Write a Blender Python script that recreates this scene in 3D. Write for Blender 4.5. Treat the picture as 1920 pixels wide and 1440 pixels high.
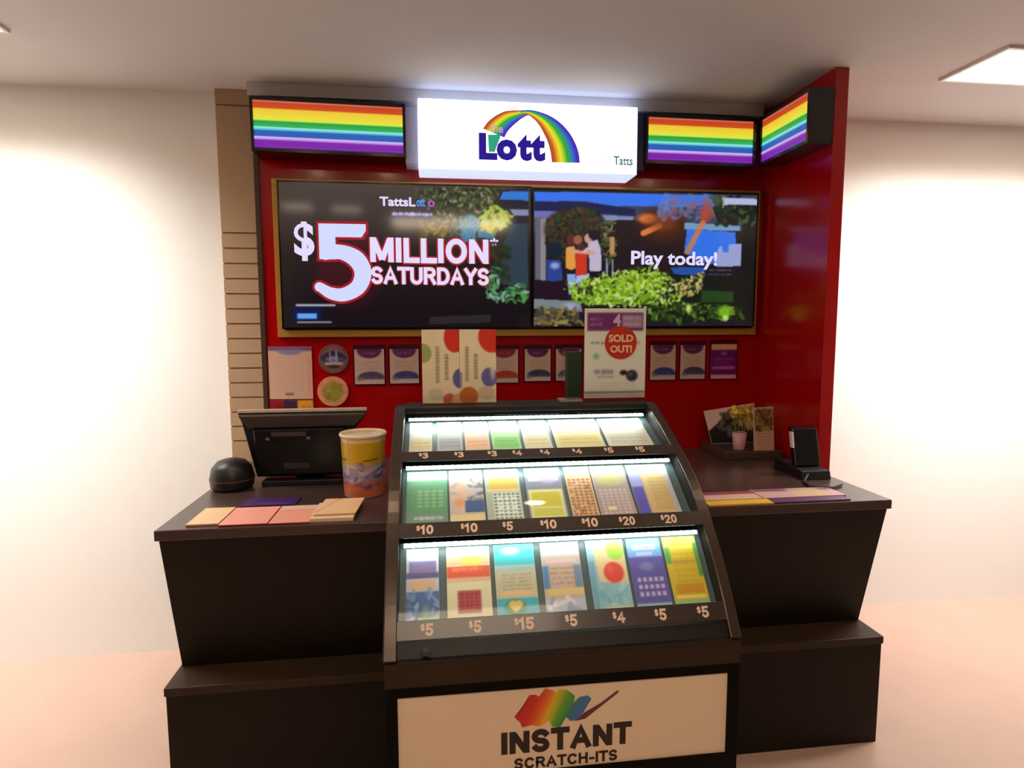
import bpy, math, random
import numpy as np
from mathutils import Vector, Matrix

for o in list(bpy.data.objects):
    bpy.data.objects.remove(o, do_unlink=True)
scene = bpy.context.scene
COL = scene.collection
rng = np.random.default_rng(7)
random.seed(7)

# ------------------------------------------------------------------ camera
def make_camera(f=1149.0, pitch=5.72, yaw=7.25, roll=-0.15, loc=(0, 0, 1.6)):
    a, p, r = map(math.radians, (yaw, pitch, roll))
    F = Vector((math.sin(a)*math.cos(p), math.cos(a)*math.cos(p), -math.sin(p)))
    R = Vector((math.cos(a), -math.sin(a), 0))
    U = R.cross(F)
    R2 = R*math.cos(r) + U*math.sin(r)
    U2 = U*math.cos(r) - R*math.sin(r)
    cd = bpy.data.cameras.new('camera')
    cd.sensor_fit = 'HORIZONTAL'
    cd.sensor_width = 36
    cd.lens = f/1920*36
    co = bpy.data.objects.new('camera', cd)
    COL.objects.link(co)
    M = Matrix((R2, U2, -F)).transposed().to_4x4()
    M.translation = Vector(loc)
    co.matrix_world = M
    scene.camera = co
make_camera()

# ------------------------------------------------------------------ world, lights, exposure
scene.view_settings.view_transform = 'Standard'
scene.view_settings.look = 'None'
scene.view_settings.exposure = 0.0
scene.view_settings.gamma = 1.0
scene.view_settings.use_curve_mapping = False
world = bpy.data.worlds.new('world')
scene.world = world
world.use_nodes = True
world.node_tree.nodes['Background'].inputs[0].default_value = (1, .93, .85, 1)
world.node_tree.nodes['Background'].inputs[1].default_value = 0.3

WARM = (1.0, .80, .58)
def area(name, loc, sx, sy, watts, col, rot=(0, 0, 0), spread=math.pi):
    ld = bpy.data.lights.new(name, 'AREA')
    ld.shape = 'RECTANGLE'; ld.size = sx; ld.size_y = sy
    ld.energy = watts; ld.color = col; ld.spread = spread
    o = bpy.data.objects.new(name, ld); COL.objects.link(o)
    o.location = loc; o.rotation_euler = rot
    return o
CEIL = 2.645
# ceiling panel lamps of the shop (modelled further down, same positions)
area('shop_panel_light', (0.2, -0.6, CEIL-.03), 1.2, 0.6, 16, WARM)
# added fill lights that whiten the walls beside the kiosk
area('wall_fill_light', (-2.3, 2.35, CEIL-.03), 1.6, .3, 52, (1, .97, .93), (math.radians(22), 0, 0), math.radians(110))
area('wall_fill_light', (3.0, 2.35, CEIL-.03), 1.6, .3, 52, (1, .97, .93), (math.radians(22), 0, 0), math.radians(110))

# ------------------------------------------------------------------ materials
def s2l(c):
    c = np.asarray(c, float)/255.0
    return np.where(c <= .04045, c/12.92, ((c+.055)/1.055)**2.4)
def rgba(c):
    l = s2l(c); return (float(l[0]), float(l[1]), float(l[2]), 1)
MATS = {}
def mat(name, col, rough=.5, metal=0, coat=0, spec=.5, noise=.06, scale=14, bump=0, emit=None, es=1):
    if name in MATS: return MATS[name]
    m = bpy.data.materials.new(name); m.use_nodes = True
    nt = m.node_tree; b = nt.nodes['Principled BSDF']
    b.inputs['Roughness'].default_value = rough
    b.inputs['Metallic'].default_value = metal
    b.inputs['Specular IOR Level'].default_value = spec
    b.inputs['Coat Weight'].default_value = coat
    b.inputs['Coat Roughness'].default_value = .08
    c = rgba(col)
    tc = nt.nodes.new('ShaderNodeTexCoord')
    nz = nt.nodes.new('ShaderNodeTexNoise'); nz.inputs['Scale'].default_value = scale
    nz.inputs['Detail'].default_value = 4
    nt.links.new(tc.outputs['Object'], nz.inputs['Vector'])
    mx = nt.nodes.new('ShaderNodeMix'); mx.data_type = 'RGBA'
    mx.inputs[6].default_value = tuple(x*(1-noise) for x in c[:3])+(1,)
    mx.inputs[7].default_value = tuple(min(1, x*(1+noise)) for x in c[:3])+(1,)
    nt.links.new(nz.outputs['Fac'], mx.inputs[0])
    nt.links.new(mx.outputs[2], b.inputs['Base Color'])
    if bump:
        bp = nt.nodes.new('ShaderNodeBump'); bp.inputs['Strength'].default_value = bump
        bp.inputs['Distance'].default_value = .002
        nt.links.new(nz.outputs['Fac'], bp.inputs['Height'])
        nt.links.new(bp.outputs[0], b.inputs['Normal'])
    if emit is not None:
        b.inputs['Emission Color'].default_value = rgba(emit)
        b.inputs['Emission Strength'].default_value = es
    MATS[name] = m
    return m
def attr_mat(name, emission=0.0, rough=.5, coat=0, base=1.0):
    m = bpy.data.materials.new(name); m.use_nodes = True
    nt = m.node_tree; b = nt.nodes['Principled BSDF']
    at = nt.nodes.new('ShaderNodeAttribute'); at.attribute_name = 'Col'
    b.inputs['Roughness'].default_value = rough
    b.inputs['Coat Weight'].default_value = coat
    b.inputs['Coat Roughness'].default_value = .12
    if emission > 0:
        b.inputs['Base Color'].default_value = (base, base, base, 1)
        nt.links.new(at.outputs['Color'], b.inputs['Emission Color'])
        b.inputs['Emission Strength'].default_value = emission
    else:
        nt.links.new(at.outputs['Color'], b.inputs['Base Color'])
    MATS[name] = m
    return m
def glass_mat(name, tint=(1, 1, 1), refl=.06, rough=.03, fres=1.35):
    m = bpy.data.materials.new(name); m.use_nodes = True
    nt = m.node_tree; nt.nodes.clear()
    out = nt.nodes.new('ShaderNodeOutputMaterial')
    tr = nt.nodes.new('ShaderNodeBsdfTransparent'); tr.inputs[0].default_value = (*tint, 1)
    gl = nt.nodes.new('ShaderNodeBsdfGlossy'); gl.inputs['Roughness'].default_value = rough
    lw = nt.nodes.new('ShaderNodeLayerWeight'); lw.inputs[0].default_value = .5
    pw = nt.nodes.new('ShaderNodeMath'); pw.operation = 'POWER'; pw.inputs[1].default_value = 4
    nt.links.new(lw.outputs['Facing'], pw.inputs[0])
    fr = nt.nodes.new('ShaderNodeMath'); fr.operation = 'MULTIPLY_ADD'
    fr.inputs[1].default_value = .6; fr.inputs[2].default_value = ((fres-1)/(fres+1))**2
    nt.links.new(pw.outputs[0], fr.inputs[0])
    mx = nt.nodes.new('ShaderNodeMixShader')
    nt.links.new(fr.outputs[0], mx.inputs[0]); nt.links.new(tr.outputs[0], mx.inputs[1])
    nt.links.new(gl.outputs[0], mx.inputs[2]); nt.links.new(mx.outputs[0], out.inputs[0])
    MATS[name] = m
    return m
PRINT = attr_mat('printed_paper', rough=.45)
GLOSS = attr_mat('glossy_print', rough=.3, coat=.3)
SCREEN = attr_mat('lit_screen', emission=1.0, rough=.09, base=.006)
LITSIGN = attr_mat('lit_sign_face', emission=.88, rough=.4, base=.05)
GLASS = glass_mat('clear_glass', fres=1.3, rough=.06)
ACRYL = glass_mat('clear_acrylic', tint=(.965, .98, .975), fres=1.35)
SMOKE = glass_mat('smoked_acrylic', tint=(.30, .30, .30), fres=1.4, rough=.1)

RED = mat('red_gloss_paint', (168, 0, 6), rough=.2, coat=.08, noise=.05, scale=3)
PLASTER = mat('white_plaster', (238, 236, 232), rough=.8, noise=.02, bump=.1)
CEILM = mat('grey_white_ceiling_paint', (205, 200, 198), rough=.9, noise=.03, scale=2)
FLOORM = mat('pale_floor_tile', (196, 166, 150), rough=.3, noise=.08, scale=5)
DARKWALL = mat('dark_shop_wall', (44, 38, 34), rough=.9)
SLATM = mat('cream_slatwall_laminate', (178, 148, 116), rough=.6, noise=.03)
BROWNTRIM = mat('dark_brown_trim', (66, 46, 34), rough=.4)
GOLD = mat('gold_frame_paint', (196, 150, 62), rough=.35, metal=.35, noise=.1, scale=6)
BLACK = mat('black_plastic', (22, 22, 24), rough=.4)
BLACKG = mat('black_gloss', (14, 13, 14), rough=.2, coat=.2)
CASEM = mat('case_black_laminate', (28, 23, 20), spec=.3, rough=.45, noise=.15)
RAILM = mat('dark_bronze_rail', (72, 60, 52), rough=.3, metal=.5, noise=.15, scale=30)
COUNTER = mat('dark_espresso_laminate', (32, 24, 14), spec=.2, rough=.5, noise=.25, scale=6)
COUNTTOP = mat('dark_stone_worktop', (72, 54, 50), rough=.3, noise=.2, scale=30, coat=.15)
LEDGEM = mat('brown_bag_ledge_laminate', (56, 40, 26), spec=.25, rough=.5, noise=.2)
WHITEP = mat('white_plastic', (230, 230, 230), rough=.4)
PALEB = mat('pale_filler_panel', (200, 200, 225), rough=.5)
BLUELIT = mat('blue_lit_strip', (28, 28, 60), rough=.3)  # dark blue stands for blue light on the lightbox end
SIGNCASE = mat('sign_case_white', (225, 232, 240), rough=.4, emit=(215, 230, 255), es=.9)
LED = mat('led_diffuser', (240, 255, 255), rough=.5, emit=(225, 255, 250), es=4)
def led_dots(m):
    nt = m.node_tree; b = nt.nodes['Principled BSDF']
    tc = nt.nodes.new('ShaderNodeTexCoord'); wv = nt.nodes.new('ShaderNodeTexWave'); wv.inputs['Scale'].default_value = 17
    mr = nt.nodes.new('ShaderNodeMapRange'); mr.inputs['To Min'].default_value = .8; mr.inputs['To Max'].default_value = 4.5
    nt.links.new(tc.outputs['Object'], wv.inputs['Vector']); nt.links.new(wv.outputs['Fac'], mr.inputs['Value']); nt.links.new(mr.outputs[0], b.inputs['Emission Strength'])
led_dots(LED)
LAMPM = mat('lamp_lens', (255, 240, 220), rough=.5, emit=(255, 214, 170), es=45)
PANELM = mat('lamp_panel_lens', (255, 245, 230), rough=.5, emit=(255, 232, 205), es=7)
METAL = mat('brushed_metal', (170, 168, 165), rough=.35, metal=.9)
CREAMP = mat('cream_sign_panel', (250, 222, 190), rough=.35, noise=.02)
PRICEW = mat('price_lettering', (235, 205, 185), rough=.5, emit=(235, 200, 175), es=.0)
INK = mat('dark_brown_ink', (48, 34, 28), rough=.5)
INKBLUE = mat('lit_indigo_letters', (30, 14, 150), rough=.5, emit=(34, 14, 150), es=.7)
WHITEGLOW = mat('screen_white_letters', (20, 20, 20), rough=.4, emit=(222, 214, 250), es=1.05)
FIVEGLOW = mat('screen_pale_blue_letters', (20, 20, 20), rough=.4, emit=(205, 212, 255), es=1.05)
REDGLOW = mat('screen_red_outline', (10, 2, 2), rough=.4, emit=(175, 20, 35), es=.8)
PINKGLOW = mat('screen_pink_letters', (20, 20, 20), rough=.4, emit=(180, 90, 190), es=.9)
BLUEGLOW = mat('screen_blue_letters', (20, 20, 20), rough=.4, emit=(80, 150, 240), es=.9)
TEALGLOW = mat('lit_teal_letters', (50, 110, 125), rough=.5, emit=(60, 110, 125), es=.8)
GREYGLOW = mat('lit_grey_letters', (190, 190, 200), rough=.5, emit=(205, 208, 215), es=.8)
CREAMLET = mat('cream_letters', (250, 205, 160), rough=.5)
LILAC = mat('pale_lilac_letters', (222, 190, 225), rough=.5)

# ------------------------------------------------------------------ mesh helpers
ORG = {}
def tag(o, label=None, cat=None, group=None, kind=None):
    if label: o['label'] = label
    if cat: o['category'] = cat
    if group: o['group'] = group
    if kind: o['kind'] = kind
    return o
def thing(name, loc, label, cat, group=None):
    o = bpy.data.objects.new(name, None); COL.objects.link(o)
    o.location = loc; o.empty_display_size = .05
    ORG[o.name] = Vector(loc)
    return tag(o, label, cat, group)

class MB:
    """collects faces in world coordinates and links them as one mesh object"""
    def __init__(s): s.v = []; s.f = []; s.mi = []; s.c = []; s.m = 0; s.col = (1, 1, 1); s.smooth = []
    def add(s, vs, fs, smooth=False, cols=None):
        b = len(s.v)
        s.v += [tuple(map(float, p)) for p in vs]
        s.f += [tuple(b+i for i in f) for f in fs]
        s.mi += [s.m]*len(fs); s.smooth += [smooth]*len(fs)
        if cols is None:
            l = s2l(s.col) if max(s.col) > 1.01 else np.array(s.col)
            cols = [tuple(l)]*len(vs)
        s.c += [tuple(map(float, q)) for q in cols]
        return s
    def box(s, x0, x1, y0, y1, z0, z1):
        vs = [(x, y, z) for x in (x0, x1) for y in (y0, y1) for z in (z0, z1)]
        return s.add(vs, [(0, 1, 3, 2), (4, 6, 7, 5), (0, 4, 5, 1), (2, 3, 7, 6), (0, 2, 6, 4), (1, 5, 7, 3)])
    def hexa(s, q0, q1):
        """two quads (4 points each, same order) joined"""
        vs = list(q0)+list(q1)
        return s.add(vs, [(3, 2, 1, 0), (4, 5, 6, 7), (0, 1, 5, 4), (1, 2, 6, 5), (2, 3, 7, 6), (3, 0, 4, 7)])
    def prism(s, prof, x0, x1):
        n = len(prof)
        vs = [(x0, y, z) for y, z in prof]+[(x1, y, z) for y, z in prof]
        fs = [tuple(range(n))[::-1], tuple(range(n, 2*n))]
        fs += [(i, (i+1) % n, n+(i+1) % n, n+i) for i in range(n)]
        return s.add(vs, fs)
    def xzprism(s, prof, y0, y1):
        n = len(prof)
        vs = [(x, y0, z) for x, z in prof]+[(x, y1, z) for x, z in prof]
        fs = [tuple(range(n)), tuple(range(n, 2*n))[::-1]]
        fs += [(i, n+i, n+(i+1) % n, (i+1) % n) for i in range(n)]
        return s.add(vs, fs)
    def lathe(s, c, prof, n=32, smooth=True):
        k = len(prof); vs = []; fs = []
        for i in range(n):
            a = 2*math.pi*i/n
            for r, z in prof: vs.append((c[0]+r*math.cos(a), c[1]+r*math.sin(a), c[2]+z))
        for i in range(n):
            for j in range(k-1):
                a, b = i*k+j, ((i+1) % n)*k+j
                fs.append((a, b, b+1, a+1))
        return s.add(vs, fs, smooth)
    def rod(s, p0, p1, r, n=16, smooth=True):
        p0, p1 = Vector(p0), Vector(p1); d = (p1-p0).normalized()
        a = d.orthogonal().normalized(); b = d.cross(a); vs = []
        for p in (p0, p1):
            for i in range(n):
                t = 2*math.pi*i/n; vs.append(p+a*r*math.cos(t)+b*r*math.sin(t))
        fs = [(i, (i+1) % n, n+(i+1) % n, n+i) for i in range(n)]
        fs += [tuple(range(n))[::-1], tuple(range(n, 2*n))]
        return s.add(vs, fs, False)
    def build(s, name, mats, parent=None, bevel=0, label=None):
        me = bpy.data.meshes.new(name)
        org = Vector((0, 0, 0))
        if parent is not None: org = ORG[parent.name]
        vv = np.array(s.v) - np.array(org)
        if parent is None:
            c = (vv.min(0)+vv.max(0))/2; c[2] = vv[:, 2].min(); org = Vector(c); vv = vv-c
        me.from_pydata([tuple(p) for p in vv], [], s.f)
        if not isinstance(mats, (list, tuple)): mats = [mats]
        for m in mats: me.materials.append(m)
        me.polygons.foreach_set('material_index', s.mi)
        me.polygons.foreach_set('use_smooth', s.smooth)
        at = me.color_attributes.new('Col', 'FLOAT_COLOR', 'POINT')
        ca = np.ones((len(s.v), 4), 'f'); ca[:, :3] = np.array(s.c)
        at.data.foreach_set('color', ca.ravel())
        me.validate(); me.update()
        o = bpy.data.objects.new(name, me); COL.objects.link(o)
        if parent is not None: o.parent = parent
        else: o.location = org
        ORG[o.name] = Vector(org)
        if bevel:
            b = o.modifiers.new('bevel', 'BEVEL'); b.width = bevel; b.segments = 2; b.limit_method = 'ANGLE'
        if label: o['label'] = label
        return o
def bx(name, x0, x1, y0, y1, z0, z1, m, parent=None, bevel=0, label=None):
    return MB().box(x0, x1, y0, y1, z0, z1).build(name, m, parent, bevel, label)
def struct(o):
    o['kind'] = 'structure'; return o

# ------------------------------------------------------------------ printed pictures (vertex-coloured grids)
def vnoise(h, w, n):
    n = max(2, int(n)); g = rng.random((n+2, int(n*w/h)+3))
    yy = np.linspace(0, n, h); xx = np.linspace(0, g.shape[1]-2.001, w)
    y0 = yy.astype(int); x0 = xx.astype(int); fy = (yy-y0)[:, None]; fx = (xx-x0)[None]
    y0 = np.minimum(y0, g.shape[0]-2)
    a = g[y0][:, x0]; b = g[y0][:, x0+1]; c = g[y0+1][:, x0]; d = g[y0+1][:, x0+1]
    return a*(1-fy)*(1-fx)+b*(1-fy)*fx+c*fy*(1-fx)+d*fy*fx
class Canvas:
    """x right, y down, units w by h"""
    def __init__(s, w, h, px, c=(255, 255, 255)):
        s.w, s.h = w, h; s.W = int(px); s.H = max(4, int(round(px*h/w)))
        s.a = np.zeros((s.H, s.W, 3))+np.array(c, float)
        s.X, s.Y = np.meshgrid(np.linspace(0, w, s.W), np.linspace(0, h, s.H))
        s.u = w/s.W
    def put(s, m, c, al=1.0):
        m = np.clip(m, 0, 1)[..., None]*al
        s.a = s.a*(1-m)+np.array(c, float)*m; return s
    def rect(s, x0, y0, x1, y1, c, al=1.0, soft=1):
        k = s.u*soft
        m = np.clip((s.X-x0)/k+.5, 0, 1)*np.clip((x1-s.X)/k+.5, 0, 1)*np.clip((s.Y-y0)/k+.5, 0, 1)*np.clip((y1-s.Y)/k+.5, 0, 1)
        return s.put(m, c, al)
    def ell(s, cx, cy, rx, ry, c, al=1.0, soft=1):
        d = (1-np.sqrt(((s.X-cx)/rx)**2+((s.Y-cy)/ry)**2))*min(rx, ry)/(s.u*soft)+.5
        return s.put(d, c, al)
    def _in(s, pts):
        m = np.zeros(s.X.shape, bool); n = len(pts)
        for i in range(n):
            x0, y0 = pts[i]; x1, y1 = pts[(i+1) % n]
            if y0 == y1: continue
            cnd = ((y0 > s.Y) != (y1 > s.Y)) & (s.X < (x1-x0)*(s.Y-y0)/(y1-y0)+x0)
            m ^= cnd
        return m.astype(float)
    def poly(s, pts, c, al=1.0): return s.put(s._in(pts), c, al)
    def line(s, x0, y0, x1, y1, t, c, al=1.0):
        dx, dy = x1-x0, y1-y0; L = dx*dx+dy*dy+1e-9
        q = np.clip(((s.X-x0)*dx+(s.Y-y0)*dy)/L, 0, 1)
        d = np.hypot(s.X-x0-q*dx, s.Y-y0-q*dy)
        return s.put((t/2-d)/s.u+.5, c, al)
    def spots(s, pts, n, cols, r=3, al=.9, ry=None):
        """leafy dabs inside a polygon"""
        m = s._in(pts); ys, xs = np.nonzero(m)
        if len(ys) == 0: return s
        for _ in range(n):
            i = rng.integers(len(ys)); c = cols[rng.integers(len(cols))]
            rr = r*(.5+rng.random())
            a = rng.random()*math.pi; cx, cy = s.X[0, xs[i]], s.Y[ys[i], 0]
            s.line(cx-rr*math.cos(a), cy-rr*math.sin(a), cx+rr*math.cos(a), cy+rr*math.sin(a), rr*1.1, c, al)
        return s
    def mottle(s, amt, n):
        s.a = s.a*(1+amt*(vnoise(s.H, s.W, n)-.5)[..., None]*2); return s
    def scribble(s, x0, y0, x1, y1, c, al=.8, row=None):
        """unreadable small print"""
        hh = y1-y0; step = s.u*1.4; x = x0
        while x < x1-step*.5:
            if rng.random() < .82:
                a = rng.random()*.3*hh; b = rng.random()*.25*hh
                s.rect(x, y0+a, min(x1, x+step*.9), y1-b, c, al*(.6+.4*rng.random()), .6)
            x += step
        return s
    def blur(s, n=1):
        for _ in range(n):
            p = np.pad(s.a, ((1, 1), (1, 1), (0, 0)), 'edge')
            s.a = (p[1:-1, 1:-1]*2+p[:-2, 1:-1]+p[2:, 1:-1]+p[1:-1, :-2]+p[1:-1, 2:])/6
        return s
def grid_faces(H, W):
    i = np.arange((H-1)*(W-1)); r = i//(W-1); c = i % (W-1); a = r*W+c
    return np.stack([a+W, a+W+1, a+1, a], 1).tolist()
def pic(mb, cv, fn):
    """fn(u,v): u right 0..1, v down 0..1 -> xyz"""
    H, W = cv.a.shape[:2]; vs = []
    for j in range(H):
        v = j/(H-1)
        for i in range(W): vs.append(fn(i/(W-1), v))
    mb.add(vs, grid_faces(H, W), False, s2l(np.clip(cv.a, 0, 255)).reshape(-1, 3))
    return mb
def sheet(name, cv, TL, TR, BL, m, parent=None, t=.002, label=None, BR=None, back=(205, 200, 195)):
    """printed sheet with thickness t; TL/TR/BL world corners, front = (TR-TL)x(TL-BL)... towards the viewer"""
    TL, TR, BL = Vector(TL), Vector(TR), Vector(BL)
    BR = Vector(BR) if BR is not None else TR+BL-TL
    n = (TR-TL).cross(BL-TL).normalized()      # points away from the printed side
    f = lambda u, v: (TL*(1-u)+TR*u)*(1-v)+(BL*(1-u)+BR*u)*v
    mb = MB(); pic(mb, cv, f)
    mb.col = back
    e = n*.0003
    q0 = [TL+e, BL+e, BR+e, TR+e]; q1 = [p+n*t for p in (TL, BL, BR, TR)]
    mb.hexa(q0, q1)
    return mb.build(name, m, parent, label=label)

# ------------------------------------------------------------------ lettering
def text_mb(s, bold=0.0, spacing=1.0):
    cu = bpy.data.curves.new('t', 'FONT'); cu.body = s; cu.size = 1; cu.offset = bold
    cu.space_character = spacing; cu.extrude = .02; cu.resolution_u = 3
    o = bpy.data.objects.new('t', cu); COL.objects.link(o)
    dg = bpy.context.evaluated_depsgraph_get(); dg.update()
    me = bpy.data.meshes.new_from_object(o.evaluated_get(dg))
    v = np.array([x.co[:] for x in me.vertices]); f = [tuple(p.vertices) for p in me.polygons]
    bpy.data.objects.remove(o, do_unlink=True); bpy.data.curves.remove(cu); bpy.data.meshes.remove(me)
    return v, f
def letter(mb, s, BL, BR, TL, depth=.0012, bold=0.0, spacing=1.0, shear=0.0, pad=0):
    v, f = text_mb(s, bold, spacing)
    BL, BR, TL = Vector(BL), Vector(BR), Vector(TL)
    lo, hi = v.min(0), v.max(0)
    U = BR-BL; V = TL-BL; N = U.cross(V).normalized()
    out = []
    for p in v:
        a = (p[0]-lo[0])/(hi[0]-lo[0]); b = (p[1]-lo[1])/(hi[1]-lo[1]); c = (p[2]-lo[2])/(hi[2]-lo[2]+1e-9)
        out.append(BL+U*(a+shear*(b-.5))+V*b+N*(c*depth))
    mb.add(out, f); return mb
def flat_text(name, s, x0, x1, y, z0, z1, m, parent, bold=0.0, spacing=1.0, z0r=None, dz=0, **k):
    mb = MB(); letter(mb, s, (x0, y, z0), (x1, y, z0+dz), (x0, y, z1), bold=bold, spacing=spacing, **k)
    return mb.build(name, m, parent)

def arc(cx, cy, rx, ry, a0, a1, n=10):
    return [(cx+rx*math.cos(math.radians(a0+(a1-a0)*i/n)), cy+ry*math.sin(math.radians(a0+(a1-a0)*i/n))) for i in range(n+1)]
def glyph(ch):
    """grotesque capitals and figures as strokes in a w x 1 box (centre lines, inset by half a stroke)"""
    h = .1; b, t, m = h, 1-h, .52
    if ch == 'I': return .20, [[(h, b), (h, t)]]
    if ch == 'L': return .58, [[(h, t), (h, b), (.53, b)]]
    if ch == 'T': return .66, [[(.04, t), (.62, t)], [(.33, t), (.33, b)]]
    if ch == 'H': return .74, [[(h, b), (h, t)], [(.64, b), (.64, t)], [(h, m), (.64, m)]]
    if ch == 'N': return .76, [[(h, b), (h, t)], ['flat', (h+.04, t), (.62, b)], [(.66, b), (.66, t)]]
    if ch == 'M': return .90, [[(h, b), (h, t)], ['flat', (h+.03, t+.05), (.45, b)], ['flat', (.45, b), (.77, t+.05)], [(.80, t), (.80, b)]]
    if ch == 'A': return .78, [[(.08, b), (.39, t), (.70, b)], [(.20, .36), (.58, .36)]]
    if ch == 'Y': return .74, [[(.07, t), (.37, .48), (.67, t)], [(.37, .48), (.37, b)]]
    if ch == 'U': return .74, [[(h, t), (h, .36)]+arc(.37, .36, .27, .26, 180, 360)+[(.64, t)]]
    if ch == 'O': return .84, [arc(.42, .5, .32, .4, 90, 450, 22)]
    if ch == '0': return .62, [arc(.31, .5, .21, .4, 90, 450, 20)]
    if ch == 'C': return .80, [arc(.42, .5, .32, .4, 42, 318, 18)]
    if ch == 'D': return .76, [[(h, b), (h, t), (.34, t)]+arc(.34, .5, .32, .4, 90, -90, 12)+[(h, b)]]
    if ch == 'R': return .74, [[(h, b), (h, t), (.42, t)]+arc(.42, .70, .2, .2, 90, -90, 8)+[(h, .5)], [(.40, .5), (.64, b)]]
    if ch == 'S': return .68, [arc(.34, .70, .24, .2, 25, 270, 12)+arc(.34, .30, .24, .2, 90, -155, 12)]
    if ch == '$': return .68, [arc(.34, .66, .22, .17, 25, 270, 12)+arc(.34, .32, .22, .17, 90, -155, 12), [(.34, 1.0), (.34, .0)]]
    if ch == '-': return .42, [[(.08, .4), (.34, .4)]]
    if ch == '1': return .40, [[(.06, .72), (.26, t), (.26, b)]]
    if ch == '2': return .62, [arc(.31, .68, .21, .22, 160, -30, 10)+[(h, b), (.56, b)]]
    if ch == '3': return .62, [arc(.29, .70, .20, .2, 150, -90, 10), arc(.29, .30, .23, .2, 90, -150, 10)]
    if ch == '4': return .64, [[(.46, b), (.46, t), (.08, .34), (.60, .34)]]
    if ch == '5': return .62, [[(.52, t), (.16, t), (.13, .53)]+arc(.30, .34, .22, .24, 125, -150, 12)]
    return .3, []
def block(mb, s_, BL, BR, TL, wt=.2, gap=.1, lift=.0):
    """write s_ in heavy stroke capitals filling the box"""
    BL, BR, TL = Vector(BL), Vector(BR), Vector(TL)
    tot = sum(glyph(c)[0] for c in s_)+gap*(len(s_)-1)
    U = (BR-BL); V = TL-BL; N = U.cross(V).normalized(); sx = 1/tot; hgt = V.length; wid = U.length/tot
    x0 = 0
    for c in s_:
        w_, st = glyph(c)
        for k, pl in enumerate(st):
            flat = pl[0] == 'flat'
            if flat: pl = pl[1:]
            P2 = []
            for p in pl:
                q = np.array((p[0]*wid, p[1]*hgt))
                if not P2 or np.hypot(*(q-P2[-1])) > 1e-6: P2.append(q)
            tw = wt*hgt/2*min(1.15, max(.75, (wid/hgt)))
            L_, R_ = [], []
            closed = np.hypot(*(P2[0]-P2[-1])) < 1e-6
            n = len(P2)
            for i in range(n):
                a = P2[i-1] if i else (P2[-2] if closed else None)
                b = P2[i+1] if i < n-1 else (P2[1] if closed else None)
                d0 = (P2[i]-a)/np.hypot(*(P2[i]-a)) if a is not None else None
                d1 = (b-P2[i])/np.hypot(*(b-P2[i])) if b is not None else None
                if d0 is None: d0 = d1
                if d1 is None: d1 = d0
                n0 = np.array((-d0[1], d0[0])); n1 = np.array((-d1[1], d1[0])); mv = n0+n1; q = mv@mv
                if q < .25: mv = n1
                else: mv = mv*min(2/q, 2.2)
                e = 0
                if not closed and i == 0: e = -min(tw, .1*hgt) if c != '$' or k == 0 else 0
                if not closed and i == n-1: e = min(tw, .1*hgt) if c != '$' or k == 0 else 0
                if flat: e = 0
                p = P2[i]+d1*e
                L_.append(p+mv*tw); R_.append(p-mv*tw)
            W3 = lambda p: BL+U.normalized()*(x0*wid+p[0])+V.normalized()*p[1]+N*(lift+.00004*k)
            mb.add([W3(p) for p in L_]+[W3(p) for p in R_], [(i, n+i, n+i+1, i+1) for i in range(n-1)])
        x0 += w_+gap
    return mb

# ================================================================== SETTING
struct(bx('floor', -3.4, 4.6, -2.8, 3.3, -.05, 0, FLOORM))
struct(bx('ceiling', -3.4, 4.6, -2.8, 3.3, CEIL, CEIL+.06, CEILM))
struct(bx('wall_back', -3.4, 4.6, 3.06, 3.16, 0, CEIL, PLASTER))
struct(bx('wall_left', -3.4, -3.3, -2.7, 3.06, 0, CEIL, PLASTER))
struct(bx('wall_right', 4.5, 4.6, -2.7, 3.06, 0, CEIL, PLASTER))
struct(bx('wall_front', -3.4, 4.6, -2.8, -2.7, 0, CEIL, DARKWALL))
# red kiosk walls
struct(bx('wall_kiosk_back', -.778, 1.72, 3.0, 3.058, 0, CEIL-.001, RED))
struct(bx('wall_kiosk_right', 1.662, 1.72, 2.45, 2.999, 0, CEIL-.001, RED))
# slatwall left of the red wall
mb = MB()
def slat_profile():
    pr = [(3.0, 0.0)]
    zs = [2.012-.0690*k for k in range(0, 15)][::-1] + [2.575]
    for z in zs:
        pr += [(3.0, z-.0035), (3.010, z-.0035), (3.010, z+.0035), (3.0, z+.0035)]
    pr += [(3.0, CEIL-.001), (3.055, CEIL-.001), (3.055, 0)]
    return pr
mb.prism(slat_profile(), -.955, -.80)
struct(mb.build('wall_slatwall', SLATM))
struct(bx('trim_1', -.7995, -.7785, 2.99, 3.055, 0, 2.36, BROWNTRIM))
# pale filler between lightbox and sign, strip with blue light in its colour on the other side
struct(bx('trim_2', -.112, -.058, 2.87, 2.999, 2.315, 2.555, PALEB))
struct(bx('trim_3', .956, .990, 2.86, 2.999, 2.31, 2.57, BLUELIT))
# shadow gap bulkhead over the lightboxes
struct(bx('trim_4', -.79, 1.60, 2.90, 2.999, 2.590, CEIL-.001, CEILM))

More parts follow.
